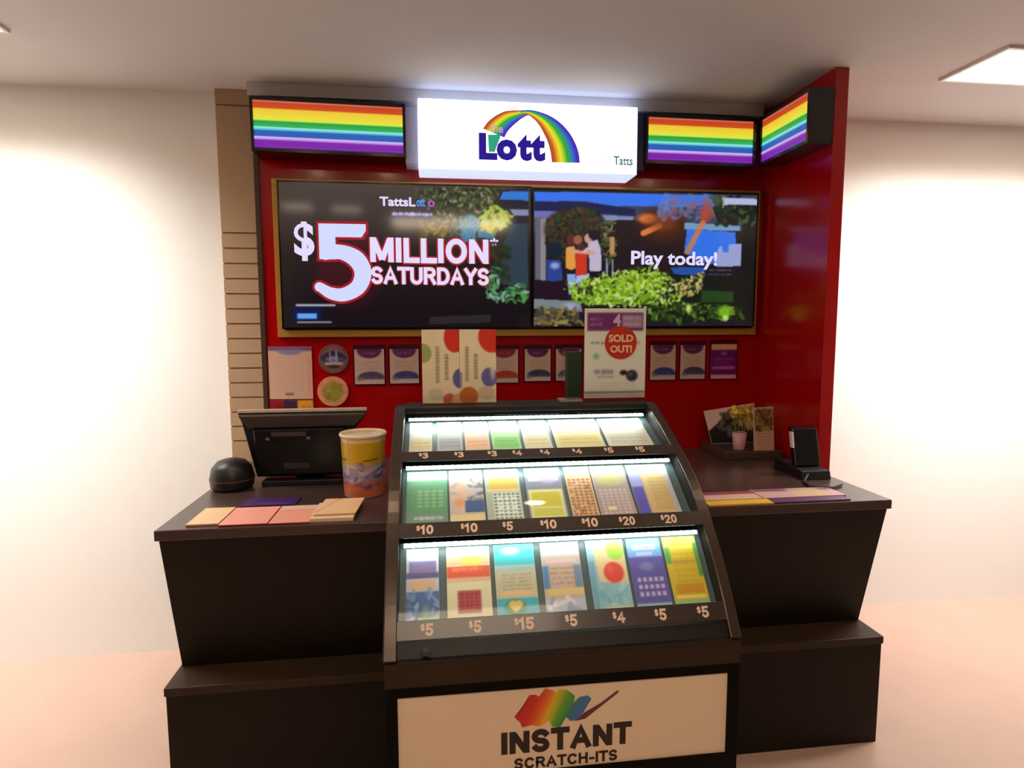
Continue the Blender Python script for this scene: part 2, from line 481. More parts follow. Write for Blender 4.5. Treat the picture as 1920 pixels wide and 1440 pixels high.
# ------------------------------------------------------------------ ceiling lamps
def downlight(x, y, label, watts=9):
    t = thing('ceiling_downlight', (x, y, CEIL), label, 'ceiling light', 'recessed downlights in the ceiling')
    m = MB(); m.lathe((x, y, CEIL), [(.050, -.002), (.062, -.006), (.070, -.004), (.070, 0)], 28)
    m.build('trim_ring', WHITEP, t)
    m = MB(); m.lathe((x, y, CEIL), [(0.0005, -.004), (.05, -.004)], 28); m.build('lens', LAMPM, t)
    ld = bpy.data.lights.new('downlight_beam', 'SPOT'); ld.energy = watts; ld.color = WARM
    ld.spot_size = math.radians(130); ld.spot_blend = .8; ld.shadow_soft_size = .05
    o = bpy.data.objects.new('downlight_beam', ld); COL.objects.link(o); o.parent = t; o.location = (0, 0, -.02)
downlight(-.78, 1.48, 'round recessed warm ceiling downlight, leftmost of the row of four', 11)
downlight(-.30, 1.48, 'round recessed warm ceiling downlight, second from the left in the row of four', 9)
downlight(.52, 1.46, 'round recessed warm ceiling downlight, third from the left in the row of four', 9)
downlight(1.60, 1.46, 'round recessed warm ceiling downlight, rightmost of the row of four', 9)
def panel_lamp(x0, x1, y0, y1, label, m=PANELM):
    t = thing('ceiling_panel_light', ((x0+x1)/2, (y0+y1)/2, CEIL), label, 'ceiling light')
    mb = MB(); w = .015
    mb.box(x0-w, x1+w, y0-w, y0, CEIL-.012, CEIL); mb.box(x0-w, x1+w, y1, y1+w, CEIL-.012, CEIL)
    mb.box(x0-w, x0, y0, y1, CEIL-.012, CEIL); mb.box(x1, x1+w, y0, y1, CEIL-.012, CEIL)
    mb.build('frame', WHITEP, t)
    bx('diffuser', x0, x1, y0, y1, CEIL-.008, CEIL-.001, m, t)
panel_lamp(-1.32, -1.06, -.02, .22, 'small square ceiling panel light, left of the pair reflected in the left screen')
panel_lamp(-.90, -.64, -.08, .14, 'small square ceiling panel light, right of the pair reflected in the left screen')
panel_lamp(-.4, .8, -.9, -.3, 'large ceiling panel light over the shop floor in front of the counter')
panel_lamp(-3.1, -1.5, 2.2, 2.5, 'added long fill light panel brightening the white wall left of the kiosk')  # this panel and the next are added to go with the wall fill lights
panel_lamp(2.2, 3.8, 2.2, 2.5, 'added long fill light panel brightening the white wall right of the kiosk')

# ================================================================== RAINBOW LIGHTBOXES AND SIGN
STRIPES = [(0, (232, 130, 105)), (.045, (205, 62, 28)), (.15, (214, 80, 20)), (.17, (248, 205, 50)), (.36, (245, 235, 60)), (.40, (205, 245, 80)),
           (.425, (24, 165, 60)), (.53, (40, 185, 100)), (.55, (165, 248, 240)), (.60, (70, 200, 225)), (.62, (24, 98, 190)), (.73, (30, 90, 190)),
           (.75, (225, 205, 255)), (.80, (190, 130, 230)), (.82, (132, 22, 180)), (.93, (120, 14, 170)), (.95, (150, 50, 200)), (.97, (78, 4, 120)), (1, (60, 0, 100))]
def stripe_canvas(w, h):
    cv = Canvas(w, h, 8); cv.H = 90
    cv.a = np.zeros((90, 8, 3)); ys = np.linspace(0, 1, 90)
    for k in range(3):
        cv.a[:, :, k] = np.interp(ys, [a for a, _ in STRIPES], [c[k] for _, c in STRIPES])[:, None]
    return cv
def lightbox(name, label, TL, TR, BL, depthvec):
    TL, TR, BL = map(Vector, (TL, TR, BL)); U = (TR-TL); V = BL-TL; D = Vector(depthvec)
    t = thing(name, tuple((TL+TR)/2+V+D*.5), label, 'lightbox', 'rainbow striped lightboxes along the kiosk fascia')
    u, v = U.normalized(), V.normalized(); N = -D.normalized()
    fr = MB(); b = .012
    def bar(p, q, r, s_):
        fr.hexa([p+N*.006, q+N*.006, r+N*.006, s_+N*.006], [p+D, q+D, r+D, s_+D])
    A, B, Cc, Dd = TL-u*b-v*b*1.3, TR+u*b-v*b*1.3, TR+V+u*b+v*b, TL+V-u*b+v*b
    bar(A, B, TR+u*b, TL-u*b); bar(TL+V-u*b, TR+V+u*b, Cc, Dd)
    bar(TL-u*b, TL, TL+V, TL+V-u*b); bar(TR, TR+u*b, TR+V+u*b, TR+V)
    fr.build('housing', BLACKG, t)
    e = D.normalized()*.002
    sheet('striped_face', stripe_canvas(1, 1), TL+e, TR+e, BL+e, LITSIGN, t, t=.01)
    # back tray
    MB().hexa([TL+D*.3, TR+D*.3, TR+V+D*.3, BL+D*.3], [TL+D, TR+D, TR+V+D, BL+D]).build('back_tray', BLACK, t)
lightbox('rainbow_lightbox', 'rainbow striped lightbox left of the white illuminated sign', (-.755, 2.85, 2.553), (-.122, 2.85, 2.545), (-.754, 2.85, 2.352), (0, .14, 0))
lightbox('rainbow_lightbox', 'rainbow striped lightbox between the white illuminated sign and the corner', (1.004, 2.85, 2.548), (1.523, 2.85, 2.545), (1.004, 2.85, 2.352), (0, .14, 0))
lightbox('rainbow_lightbox', 'rainbow striped lightbox on the right hand red side wall', (1.553, 2.825, 2.545), (1.553, 2.46, 2.545), (1.553, 2.825, 2.350), (.105, 0, 0))

sg = thing('illuminated_sign', (.447, 2.83, 2.28), 'white illuminated sign with rainbow arch logo above the screens', 'sign')
SX0, SX1, SZ0, SZ1, SY = -.056, .947, 2.280, 2.577, 2.83
bx('sign_case', SX0, SX1, SY, 2.999, SZ0, SZ1, SIGNCASE, sg, .003)
bx('top_glow_slab', SX0+.002, SX1-.002, SY+.004, 2.895, SZ1+.0005, SZ1+.006, mat('sign_top_glow', (220, 230, 255), emit=(200, 215, 255), es=2.6), sg)  # added glowing slab, throws a bluish halo onto the ceiling
cv = Canvas(100, 30, 60, (250, 250, 246)); cv.rect(0, 0, 100, 1.6, (225, 242, 250)); cv.rect(0, 28.5, 100, 30, (225, 240, 250)).blur(1)
sheet('lit_face', cv, (SX0+.004, SY-.002, SZ1-.004), (SX1-.004, SY-.002, SZ1-.004), (SX0+.004, SY-.002, SZ0+.004), attr_mat('lit_sign_white', emission=2.2, rough=.4, base=.1), sg, t=.0015)
def ribbon(mb, A, B, cols, y, n=40):
    A = np.array(A); B = np.array(B)
    def rs(P):
        # smooth resample (Catmull-Rom)
        k = len(P); out = []
        for t in np.linspace(0, k-1.0001, n):
            i = int(t); f = t-i
            p0, p1, p2, p3 = P[max(i-1, 0)], P[i], P[min(i+1, k-1)], P[min(i+2, k-1)]
            out.append(.5*((2*p1)+(-p0+p2)*f+(2*p0-5*p1+4*p2-p3)*f*f+(-p0+3*p1-3*p2+p3)*f**3))
        return np.array(out)
    A, B = rs(A), rs(B); K = len(cols)
    vs = []; cs = []
    for i in range(n):
        for j in range(K):
            q = A[i]*(1-j/(K-1))+B[i]*(j/(K-1)); vs.append((q[0], y, q[1])); cs.append(s2l(cols[j]))
    mb.add(vs, grid_faces(n, K), False, cs)
RB = [(88, 20, 160), (60, 40, 200), (30, 110, 210), (20, 160, 110), (40, 175, 40), (170, 220, 30), (250, 235, 40), (240, 170, 20), (200, 80, 20), (165, 70, 40)]
outer = [(.408, 2.547), (.456, 2.549), (.519, 2.534), (.572, 2.507), (.618, 2.466), (.649, 2.42), (.668, 2.373), (.675, 2.326)]
inner = [(.386, 2.525), (.425, 2.531), (.461, 2.511), (.488, 2.482), (.51, 2.445), (.528, 2.407), (.539, 2.365), (.545, 2.324)]
outL = [(.232, 2.461), (.254, 2.491), (.289, 2.519), (.329, 2.539), (.368, 2.545), (.408, 2.547), (.456, 2.549)]
inL = [(.328, 2.426), (.342, 2.452), (.364, 2.476), (.386, 2.495), (.403, 2.509), (.425, 2.522), (.443, 2.529)]
mb = MB(); ribbon(mb, outL, inL, RB[::-1], SY-.0032)
mb.build('rainbow_arch_tail', LITSIGN, sg, label='short left sweep of the rainbow arch')
mb = MB(); ribbon(mb, outer, inner, RB, SY-.0042)
mb.build('rainbow_arch', LITSIGN, sg, label='broad right leg of the rainbow arch')
mb = MB(); yy = SY-.0052
mb.xzprism([(.213, 2.443), (.246, 2.443), (.246, 2.357), (.296, 2.357), (.296, 2.327), (.213, 2.327)], yy, SY-.001)
letter(mb, 'o', (.292, yy, 2.326), (.385, yy, 2.326), (.292, yy, 2.418), bold=.055, depth=.001)
letter(mb, 't', (.388, yy, 2.326), (.452, yy, 2.326), (.388, yy, 2.444), bold=.06, depth=.001)
letter(mb, 't', (.448, yy, 2.326), (.514, yy, 2.326), (.448, yy, 2.444), bold=.06, depth=.001)
mb.build('lettering', INKBLUE, sg, label='indigo lettering')
mb = MB(); mb.m = 0; mb.xzprism([(.254, 2.436), (.309, 2.438), (.309, 2.425), (.284, 2.362), (.258, 2.362)], SY-.0048, SY-.001)
mb.build('green_wedge', mat('lit_green_patch', (40, 160, 120), emit=(40, 160, 130), es=.8), sg)
mb = MB(); letter(mb, 'the', (.262, yy, 2.446), (.322, yy, 2.446), (.262, yy, 2.482), bold=.02)
mb.build('small_lettering', mat('lit_pale_brown', (190, 150, 150), emit=(200, 160, 170), es=.8), sg, label='small pale word the')
mb = MB(); letter(mb, 'Tatts', (.833, yy, 2.321), (.924, yy, 2.321), (.833, yy, 2.361), bold=.02); mb.build('teal_lettering', TEALGLOW, sg)
mb = MB(); letter(mb, 'by', (.732, yy, 2.326), (.760, yy, 2.326), (.732, yy, 2.346), bold=.0); mb.build('grey_lettering', GREYGLOW, sg)
mb = MB(); letter(mb, 'the', (.782, yy, 2.335), (.822, yy, 2.335), (.782, yy, 2.366), bold=0)
mb.build('grey_lettering', GREYGLOW, sg)

# ================================================================== SCREENS
gf = thing('gold_frame', (.46, 2.985, 1.535), 'thin gold painted frame around the two wall screens', 'frame')
mb = MB(); X0, X1, Z0, Z1 = -.720, 1.640, 1.535, 2.256; w = .034
mb.box(X0, X1, 2.975, 2.999, Z1-w, Z1); mb.box(X0, X1, 2.975, 2.999, Z0, Z0+w)
mb.box(X0, X0+w, 2.975, 2.999, Z0+w, Z1-w); mb.box(X1-.02, X1, 2.975, 2.999, Z0+w, Z1-w)
mb.build('moulding', GOLD, gf, .002)
FY = 2.955   # picture plane of both screens
def screen_unit(label, x0, x1, z0, z1, cv):
    t = thing('wall_screen', ((x0+x1)/2, FY, z0), label, 'screen', 'flat menu screens side by side')
    b = .007; mb = MB()
    mb.box(x0-b, x1+b, FY-.003, 2.974, z1, z1+b); mb.box(x0-b, x1+b, FY-.003, 2.974, z0-b, z0)
    mb.box(x0-b, x0, FY-.003, 2.974, z0, z1); mb.box(x1, x1+b, FY-.003, 2.974, z0, z1)
    mb.build('bezel', BLACKG, t)
    bx('back_housing', x0, x1, FY+.006, 2.974, z0, z1, BLACK, t)
    sheet('screen_picture', cv, (x0, FY, z1), (x1, FY, z1), (x0, FY, z0), SCREEN, t, t=.004)
    return t
# --- left picture: dark advert with foliage. paint units: 473 x 268
cv = Canvas(473, 268, 320, (44, 36, 34))
cv.put(1-cv.Y/120, (72, 62, 58)).put((cv.Y-90)/150, (20, 13, 20)); cv.put((60-cv.X)/120, (62, 50, 36), .5)
A = lambda zx, zy: (740+zx/5.142-522, 340+zy/5.142-341-.0233*(740+zx/5.142-522))
Pz = lambda l, f: [f(a, b) for a, b in l]
cv.poly(Pz([(1130, 400), (1285, 340), (1290, 1060), (1010, 1000), (1030, 620)], A), (46, 62, 74))
cv.poly(Pz([(900, 80), (1290, 60), (1290, 400), (1100, 420), (900, 380)], A), (36, 34, 46))
cv.poly(Pz([(1040, 95), (1290, 95), (1290, 185), (1000, 170)], A), (44, 118, 205)); cv.poly(Pz([(1100, 270), (1290, 275), (1290, 335), (1150, 330)], A), (128, 136, 168))
cv.poly(Pz([(200, 80), (1000, 60), (1000, 300), (700, 540), (200, 540), (340, 300)], A), (44, 48, 30))
cv.poly(Pz([(600, 330), (760, 330), (760, 600), (620, 580)], A), (52, 118, 170)); cv.poly(Pz([(780, 420), (960, 440), (950, 560), (780, 540)], A), (50, 120, 150))
LF = [(84, 98, 50), (56, 70, 38), (128, 140, 76), (40, 46, 32), (150, 146, 124), (30, 32, 28), (96, 84, 54), (70, 90, 56), (44, 42, 44), (34, 30, 36)]
cv.spots(Pz([(180, 70), (1000, 60), (960, 280), (560, 330), (560, 520), (350, 520), (340, 280), (200, 200)], A), 620, LF, 2.5)
cv.spots(Pz([(200, 380), (480, 380), (480, 540), (200, 530)], A), 70, [(120, 88, 30), (90, 66, 26), (140, 120, 50), (60, 44, 24)], 4)
cv.spots(Pz([(560, 330), (800, 320), (760, 560), (600, 540)], A), 60, [(60, 130, 180), (80, 140, 120), (50, 90, 60), (100, 150, 160)], 3.4, .6)
cv.spots(Pz([(820, 300), (960, 240), (1130, 330), (1080, 420), (930, 500), (830, 460)], A), 110, [(178, 190, 60), (140, 200, 90), (196, 170, 50), (110, 140, 50), (200, 180, 90)], 4)
cv.spots(Pz([(940, 840), (1000, 840), (1010, 1080), (1240, 1000), (1280, 1180), (900, 1180), (850, 1050)], A), 110, [(66, 130, 60), (40, 84, 44), (90, 150, 90), (60, 100, 60), (130, 170, 150)], 4)
cv.spots(Pz([(920, 600), (1080, 600), (1100, 1000), (940, 900)], A), 40, [(26, 50, 34), (36, 40, 30), (60, 50, 30)], 6, .6)
cv.poly(Pz([(300, 1315), (900, 1310), (900, 1390), (280, 1390)], A), (58, 54, 56), .6)
B = lambda zx, zy: (520+zx/5.142-522, 340+zy/5.142-341-.0233*(520+zx/5.142-522))
cv.ell(*B(640, 800), 62, 78, (110, 14, 30), .35, 18)
cv.rect(*B(130, 1163), *B(505, 1190), (190, 190, 205)); cv.rect(*B(135, 1332), *B(465, 1350), (200, 205, 225)); cv.rect(*B(95, 1190), *B(370, 1320), (12, 24, 66)); cv.rect(*B(140, 1252), *B(325, 1308), (96, 160, 235))
x, y = A(-60, 285); x2, y2 = A(335, 340); cv.rect(x, y-2, x2, y2+6, (40, 30, 84), .7); cv.scribble(x, y, x2, y2, (200, 196, 232), .95); cv.rect(x, y+3, x2, y2-3, (200, 196, 232), .6)
cv.blur(1)
S1 = screen_unit('wall screen showing $5 million Saturdays advert, left of the pair', -.686, .466, 1.581, 2.236, cv)
fy = FY-.0025
flat_text('dollar_sign', '$', -.626, -.536, fy, 1.884, 2.061, WHITEGLOW, S1, bold=.03)
def thick_path(pts, w, n=14):
    """outline polygon of a rounded thick stroke through pts (x,z)"""
    P = [np.array(p, float) for p in pts]; k = len(P); c = []
    for t in np.linspace(0, k-1.0001, n*(k-1)):
        i = int(t); f = t-i
        p0, p1, p2, p3 = P[max(i-1, 0)], P[i], P[min(i+1, k-1)], P[min(i+2, k-1)]
        c.append(.5*((2*p1)+(-p0+p2)*f+(2*p0-5*p1+4*p2-p3)*f*f+(-p0+3*p1-3*p2+p3)*f**3))
    c = np.array(c); d = np.gradient(c, axis=0); d /= np.linalg.norm(d, axis=1)[:, None]+1e-9
    nn = np.stack([-d[:, 1], d[:, 0]], 1)
    ww = np.interp(np.linspace(0, 1, len(c)), np.linspace(0, 1, len(w)), w)[:, None]/2
    return c+nn*ww, c-nn*ww
def five(mb, g, y):
    # flag bar, stem and bowl of a big figure 5, grown by g
    bx0, bx1, bz0, bz1 = -.516-g, -.304+g, 1.994-g, 2.054+g
    mb.xzprism([(bx0, bz0), (bx1-.02, bz0), (bx1, bz0+.03), (bx1, bz1), (bx0, bz1)], y, y+.001)
    mb.xzprism([(-.516-g, 1.893-g), (-.442+g, 1.893-g), (-.442+g, 2.0), (-.516-g, 2.0)], y, y+.001)
    a, b = thick_path([(-.50, 1.922), (-.42, 1.926), (-.352, 1.895), (-.322, 1.835), (-.345, 1.768), (-.41, 1.732), (-.47, 1.738), (-.520, 1.768)],
                      [.066+2*g, .066+2*g, .08+2*g, .078+2*g, .07+2*g, .062+2*g, .054+2*g, .04+2*g])
    n = len(a); vs = [(p[0], y+.0004, p[1]) for p in a]+[(p[0], y+.0004, p[1]) for p in b]
    mb.add(vs, [(i, i+1, n+i+1, n+i) for i in range(n-1)])
    ex = []
    for q in range(14):
        th = 2*math.pi*q/14; ex.append((-.520+(.022+g)*math.cos(th), 1.766+(.022+g)*math.sin(th)))
    mb.xzprism(ex, y+.0001, y+.001)
mb = MB(); five(mb, .011, fy+.001); mb.build('numeral_outline', REDGLOW, S1)
mb = MB(); five(mb, 0, fy-.001); mb.build('numeral_five', FIVEGLOW, S1)
mb = MB(); block(mb, 'MILLION', (-.286, fy, 1.882), (.263, fy, 1.878), (-.286, fy, 1.996), .34, .10); block(mb, 'SATURDAYS', (-.284, fy, 1.781), (.265, fy, 1.777), (-.284, fy, 1.862), .36, .08)
mb.build('headline_shadow', REDGLOW, S1)
block(MB(), 'MILLION', (-.286, fy-.001, 1.882), (.263, fy-.001, 1.878), (-.286, fy-.001, 1.996), .22, .10).build('headline', WHITEGLOW, S1)
block(MB(), 'SATURDAYS', (-.284, fy-.001, 1.781), (.265, fy-.001, 1.777), (-.284, fy-.001, 1.862), .22, .08).build('headline', WHITEGLOW, S1)
flat_text('asterisk', '*', .272, .312, fy, 1.958, 2.0, WHITEGLOW, S1, bold=.03)
flat_text('small_lettering', 'TattsL', -.238, -.075, fy, 2.138, 2.180, WHITEGLOW, S1, bold=.03)
flat_text('small_lettering', 'ott', -.070, -.030, fy, 2.138, 2.176, BLUEGLOW, S1, bold=.03)
flat_text('small_lettering', 'o', -.018, .014, fy, 2.138, 2.168, PINKGLOW, S1, bold=.03)

# --- right picture: house front, couple and garden. paint units 419 x 258
cv = Canvas(419, 258, 300, (30, 26, 34))
def Z(zx, zy):
    X = zx/4.364-11; return (X, zy/4.364-15-.026*X)
cv.poly(Pz([(40, 85), (1900, 120), (1900, 420), (40, 420)], Z), (58, 64, 88))
cv.poly(Pz([(50, 85), (1500, 115), (1480, 200), (1200, 215), (700, 205), (450, 165), (60, 160)], Z), (52, 112, 232))
cv.poly(Pz([(50, 165), (450, 172), (860, 230), (860, 285), (560, 262), (50, 238)], Z), (26, 32, 74))
cv.poly(Pz([(50, 240), (240, 245), (230, 300), (50, 300)], Z), (104, 110, 176)); cv.poly(Pz([(590, 280), (850, 290), (840, 325), (620, 320)], Z), (120, 136, 176))
cv.poly(Pz([(60, 290), (145, 290), (145, 900), (60, 960)], Z), (94, 96, 108)); cv.poly(Pz([(100, 300), (140, 300), (140, 820), (100, 820)], Z), (136, 130, 134))
cv.poly(Pz([(620, 320), (1280, 330), (1280, 760), (700, 780), (620, 640)], Z), (38, 26, 30))
cv.ell(*Z(370, 400), 54, 42, (40, 36, 28), 1, 6); cv.ell(*Z(430, 300), 30, 20, (40, 58, 36), 1, 6)
cv.spots(Pz([(150, 330), (300, 230), (520, 230), (620, 330), (600, 600), (420, 480), (300, 660), (150, 600)], Z), 380, [(44, 62, 36), (60, 40, 34), (30, 28, 24), (84, 60, 44), (36, 50, 30), (70, 50, 44)], 3.4)
cv.spots(Pz([(590, 330), (700, 340), (700, 620), (640, 700), (600, 600)], Z), 60, [(60, 80, 44), (120, 100, 60), (30, 30, 26), (140, 120, 80)], 3)
cv.poly(Pz([(655, 460), (692, 460), (692, 600), (655, 600)], Z), (176, 140, 90))
cv.ell(*Z(210, 560), 14, 14, (24, 34, 50), 1, 3); cv.poly(Pz([(150, 640), (260, 640), (280, 810), (150, 830)], Z), (46, 64, 140)); cv.ell(*Z(215, 690), 8, 6, (140, 160, 210), 1, 4)
# figures embracing
cv.poly(Pz([(310, 760), (380, 760), (400, 930), (330, 930)], Z), (130, 160, 210)); cv.poly(Pz([(385, 760), (490, 760), (500, 930), (395, 930)], Z), (168, 180, 220))
cv.poly(Pz([(495, 740), (590, 740), (590, 830), (500, 830)], Z), (24, 22, 30))
cv.poly(Pz([(305, 540), (370, 530), (400, 700), (350, 730), (300, 710)], Z), (222, 150, 66)); cv.poly(Pz([(375, 590), (470, 580), (475, 770), (385, 775)], Z), (196, 54, 34))
cv.poly(Pz([(480, 500), (555, 480), (585, 560), (590, 740), (495, 740)], Z), (186, 176, 200))
cv.line(*Z(340, 570), *Z(520, 590), 7, (206, 150, 130)); cv.line(*Z(540, 520), *Z(450, 570), 6, (200, 180, 190))
cv.ell(*Z(345, 480), 9, 10, (92, 44, 36)); cv.ell(*Z(398, 480), 8, 9, (150, 90, 70)); cv.ell(*Z(425, 540), 8, 7, (84, 40, 40)); cv.ell(*Z(480, 470), 7, 9, (196, 150, 130)); cv.ell(*Z(530, 440), 11, 10, (38, 26, 36))
cv.poly(Pz([(625, 640), (640, 640), (645, 790), (630, 790)], Z), (130, 140, 160)); cv.poly(Pz([(675, 640), (690, 640), (690, 780), (678, 780)], Z), (130, 140, 160))
# warm blurred foreground shapes
cv.ell(*Z(1090, 360), 46, 32, (70, 34, 20), 1, 14); cv.ell(*Z(960, 310), 18, 9, (206, 112, 50), 1, 5); cv.line(*Z(930, 430), *Z(1060, 370), 11, (214, 118, 64)); cv.ell(*Z(1080, 340), 26, 16, (130, 62, 30), .7, 10)
cv.poly(Pz([(1270, 345), (1740, 375), (1740, 420), (1270, 400)], Z), (110, 150, 190)); cv.poly(Pz([(1290, 400), (1700, 430), (1720, 620), (1500, 700), (1270, 600)], Z), (50, 112, 226))
cv.spots(Pz([(1000, 130), (1500, 130), (1500, 320), (1080, 300)], Z), 60, [(110, 104, 140), (90, 120, 200), (130, 90, 110), (100, 110, 160)], 6, .6)
cv.line(*Z(1440, 160), *Z(1430, 340), 9, (150, 80, 90), .9); cv.ell(*Z(1450, 280), 12, 14, (170, 70, 50), .8, 5); cv.line(*Z(1420, 350), *Z(1300, 590), 11, (206, 120, 70), .8)
cv.poly(Pz([(1600, 200), (1880, 200), (1880, 1180), (1760, 1180), (1760, 380), (1560, 360), (1500, 220)], Z), (22, 24, 26))
cv.spots(Pz([(1500, 130), (1700, 130), (1860, 230), (1860, 360), (1560, 360)], Z), 60, [(30, 50, 34), (20, 26, 24), (60, 84, 50)], 5)
cv.poly(Pz([(1580, 140), (1880, 150), (1880, 205), (1700, 195), (1590, 200)], Z), (176, 182, 220)); cv.line(*Z(1590, 130), *Z(1590, 220), 3, (140, 160, 110))
cv.poly(Pz([(1560, 560), (1590, 540), (1600, 600), (1650, 600), (1650, 530), (1755, 530), (1755, 720), (1540, 720)], Z), (150, 158, 206))
cv.poly(Pz([(1160, 720), (1450, 720), (1450, 800), (1200, 790)], Z), (38, 80, 160))
for k in range(4): cv.scribble(*Z(1480, 740+38*k), *Z(1680, 762+38*k), (120, 108, 140), .8)
cv.poly(Pz([(40, 800), (300, 830), (330, 1000), (40, 980)], Z), (34, 18, 36)); cv.poly(Pz([(1180, 780), (1850, 800), (1850, 1190), (960, 1190), (1100, 900)], Z), (24, 28, 24))
cv.poly(Pz([(40, 960), (420, 990), (440, 1080), (40, 1040)], Z), (118, 126, 128)); cv.ell(*Z(340, 1030), 14, 6, (150, 160, 200), .9, 4)
cv.spots(Pz([(40, 1050), (440, 1070), (440, 1185), (40, 1185)], Z), 70, [(118, 98, 50), (90, 78, 60), (140, 130, 70), (60, 56, 50)], 4.5)
G = [(140, 180, 40), (170, 205, 70), (110, 150, 40), (190, 210, 110), (90, 130, 40), (150, 190, 30), (200, 215, 140)]
cv.poly(Pz([(320, 880), (560, 820), (860, 770), (1000, 760), (1140, 780), (1000, 1030), (480, 1020)], Z), (110, 150, 30))
cv.spots(Pz([(270, 850), (500, 790), (740, 740), (1060, 680), (1140, 760), (1260, 900), (1300, 1040), (980, 1070), (480, 1020), (330, 960)], Z), 520, G+[(60, 80, 24), (40, 50, 20)], 3.0)
cv.spots(Pz([(1180, 860), (1440, 760), (1440, 900), (1260, 1000)], Z), 80, [(120, 140, 50), (60, 74, 34), (180, 170, 90), (90, 60, 50), (200, 190, 120)], 3)
cv.poly(Pz([(1430, 920), (1700, 940), (1700, 1030), (1430, 1020)], Z), (34, 66, 30))
cv.spots(Pz([(970, 1040), (1340, 1030), (1780, 1080), (1800, 1180), (1000, 1180)], Z), 170, [(60, 90, 26), (30, 44, 20), (100, 140, 40), (50, 70, 24), (24, 26, 20)], 4)
cv.ell(*Z(1630, 1110), 14, 12, (120, 180, 30), .9, 6); cv.ell(*Z(1640, 1165), 6, 6, (190, 225, 120), .9, 3); cv.ell(*Z(1320, 1070), 5, 8, (200, 220, 120), .9, 3)
cv.blur(1)
S2 = screen_unit('wall screen showing a couple by a garden and the words Play today!', .4836, 1.611, 1.581, 2.232, cv)
flat_text('headline', 'Play today!', .966, 1.410, fy, 1.862, 1.950, WHITEGLOW, S2, bold=.025, dz=-.002)

# ================================================================== WALL FLYERS
def flyer(label, x0, x1, z0, z1, top=(92, 24, 84), base=(60, 58, 118), kind=0):
    t = thing('wall_flyer', ((x0+x1)/2, 2.99, z0), label, 'flyer', 'small flyers in a row on the red wall under the screens')
    MB().box(x0-.007, x1+.007, 2.9945, 2.999, z0-.006, z1+.022).build('holder', mat('purple_black_holder', (66, 14, 34), rough=.25), t)
    cv = Canvas(56, 66, 40, (208, 178, 160))
    if kind == 0:
        cv.rect(4, -5, 52, 5, tuple(min(255, c+50) for c in top), .9); cv.ell(28, 4, 22, 13, top, 1, 1); cv.scribble(15, 6, 41, 10, (190, 140, 190), .7)
        for k in range(4): cv.scribble(9, 23+4.5*k, 48, 25.5+4.5*k, (150, 120, 100), .7)
        cv.ell(31, 54, 25, 12, base, 1, 1); cv.rect(0, 57, 56, 66, (206, 180, 176)); cv.rect(4, 53, 16, 60, (130, 120, 118), .8); cv.scribble(24, 52, 46, 55, (150, 150, 190), .5)
    else:
        cv.a[:] = (104, 14, 108); cv.rect(0, 0, 56, 11, (236, 176, 124)); cv.rect(22, 14, 34, 22, (160, 80, 160)); cv.rect(6, 27, 50, 29.5, (160, 70, 160)); cv.rect(4, 42, 52, 48, (190, 84, 180)); cv.scribble(10, 33, 46, 39, (150, 60, 150), .7); cv.rect(0, 58, 56, 66, (232, 160, 166))
    cv.blur(1)
    sheet('paper', cv, (x0, 2.993, z1), (x1, 2.993, z1), (x0, 2.993, z0), PRINT, t, t=.001)
flyer('purple-topped flyer with blue base, first of the row beside the round badges', -.377, -.238, 1.308, 1.475, base=(84, 64, 110))
flyer('purple-topped flyer with blue base between the first flyer and the upright cards', -.211, -.074, 1.309, 1.475)
flyer('white flyer with red top and orange-red base, right beside the two upright cards', .272, .411, 1.305, 1.470, top=(140, 24, 44), base=(176, 52, 22))
flyer('white flyer with purple top and dark blue base, right of the red and orange flyer', .445, .574, 1.311, 1.470, top=(84, 14, 84), base=(58, 60, 92))
flyer('white purple-topped flyer half hidden behind the green tinted block', .602, .731, 1.311, 1.470)
flyer('white flyer with purple top and bright blue base, just right of the sold out notice', 1.089, 1.222, 1.308, 1.484, base=(52, 56, 140))
flyer('purple-topped white flyer between the bright blue based one and the all purple one', 1.249, 1.380, 1.310, 1.483, base=(64, 66, 100))
flyer('purple flyer with orange top strip, last of the row towards the corner', 1.413, 1.552, 1.308, 1.488, kind=1)

# poster left
cv = Canvas(82, 100, 60, (216, 176, 152))
cv.rect(0, 0, 82, 8, (126, 84, 122)).ell(41, 7, 24, 9, (140, 130, 166), 1, 2).rect(0, 0, 82, 6, (120, 80, 120), .8)
for k in range(13): cv.scribble(12, 20+5*k, 66, 22+5*k, (186, 144, 124), .6)
cv.rect(30, 88, 46, 93, (130, 96, 90), .9); cv.scribble(6, 84, 14, 86, (120, 90, 90)); cv.rect(72, 18, 80, 96, (232, 140, 132), .5); cv.blur(1)
o = sheet('wall_notice', cv, (-.772, 2.994, 1.491), (-.574, 2.994, 1.489), (-.772, 2.994, 1.243), PRINT, None, t=.003)
tag(o, 'tall pink-cream notice with purple header on the red wall left of the round badges', 'notice')
cv = Canvas(82, 40, 50, (150, 20, 30)); cv.rect(26, 0, 52, 40, (60, 26, 70)).rect(52, 0, 82, 40, (232, 160, 44)).scribble(58, 8, 78, 20, (190, 110, 30)).ell(16, 14, 8, 8, (120, 8, 10), .8, 4); cv.blur(1)
o = sheet('wall_card', cv, (-.772, 2.994, 1.236), (-.574, 2.994, 1.236), (-.772, 2.994, 1.14), PRINT, None, t=.003)
tag(o, 'small red, navy and yellow card under the tall pink-cream notice', 'card')
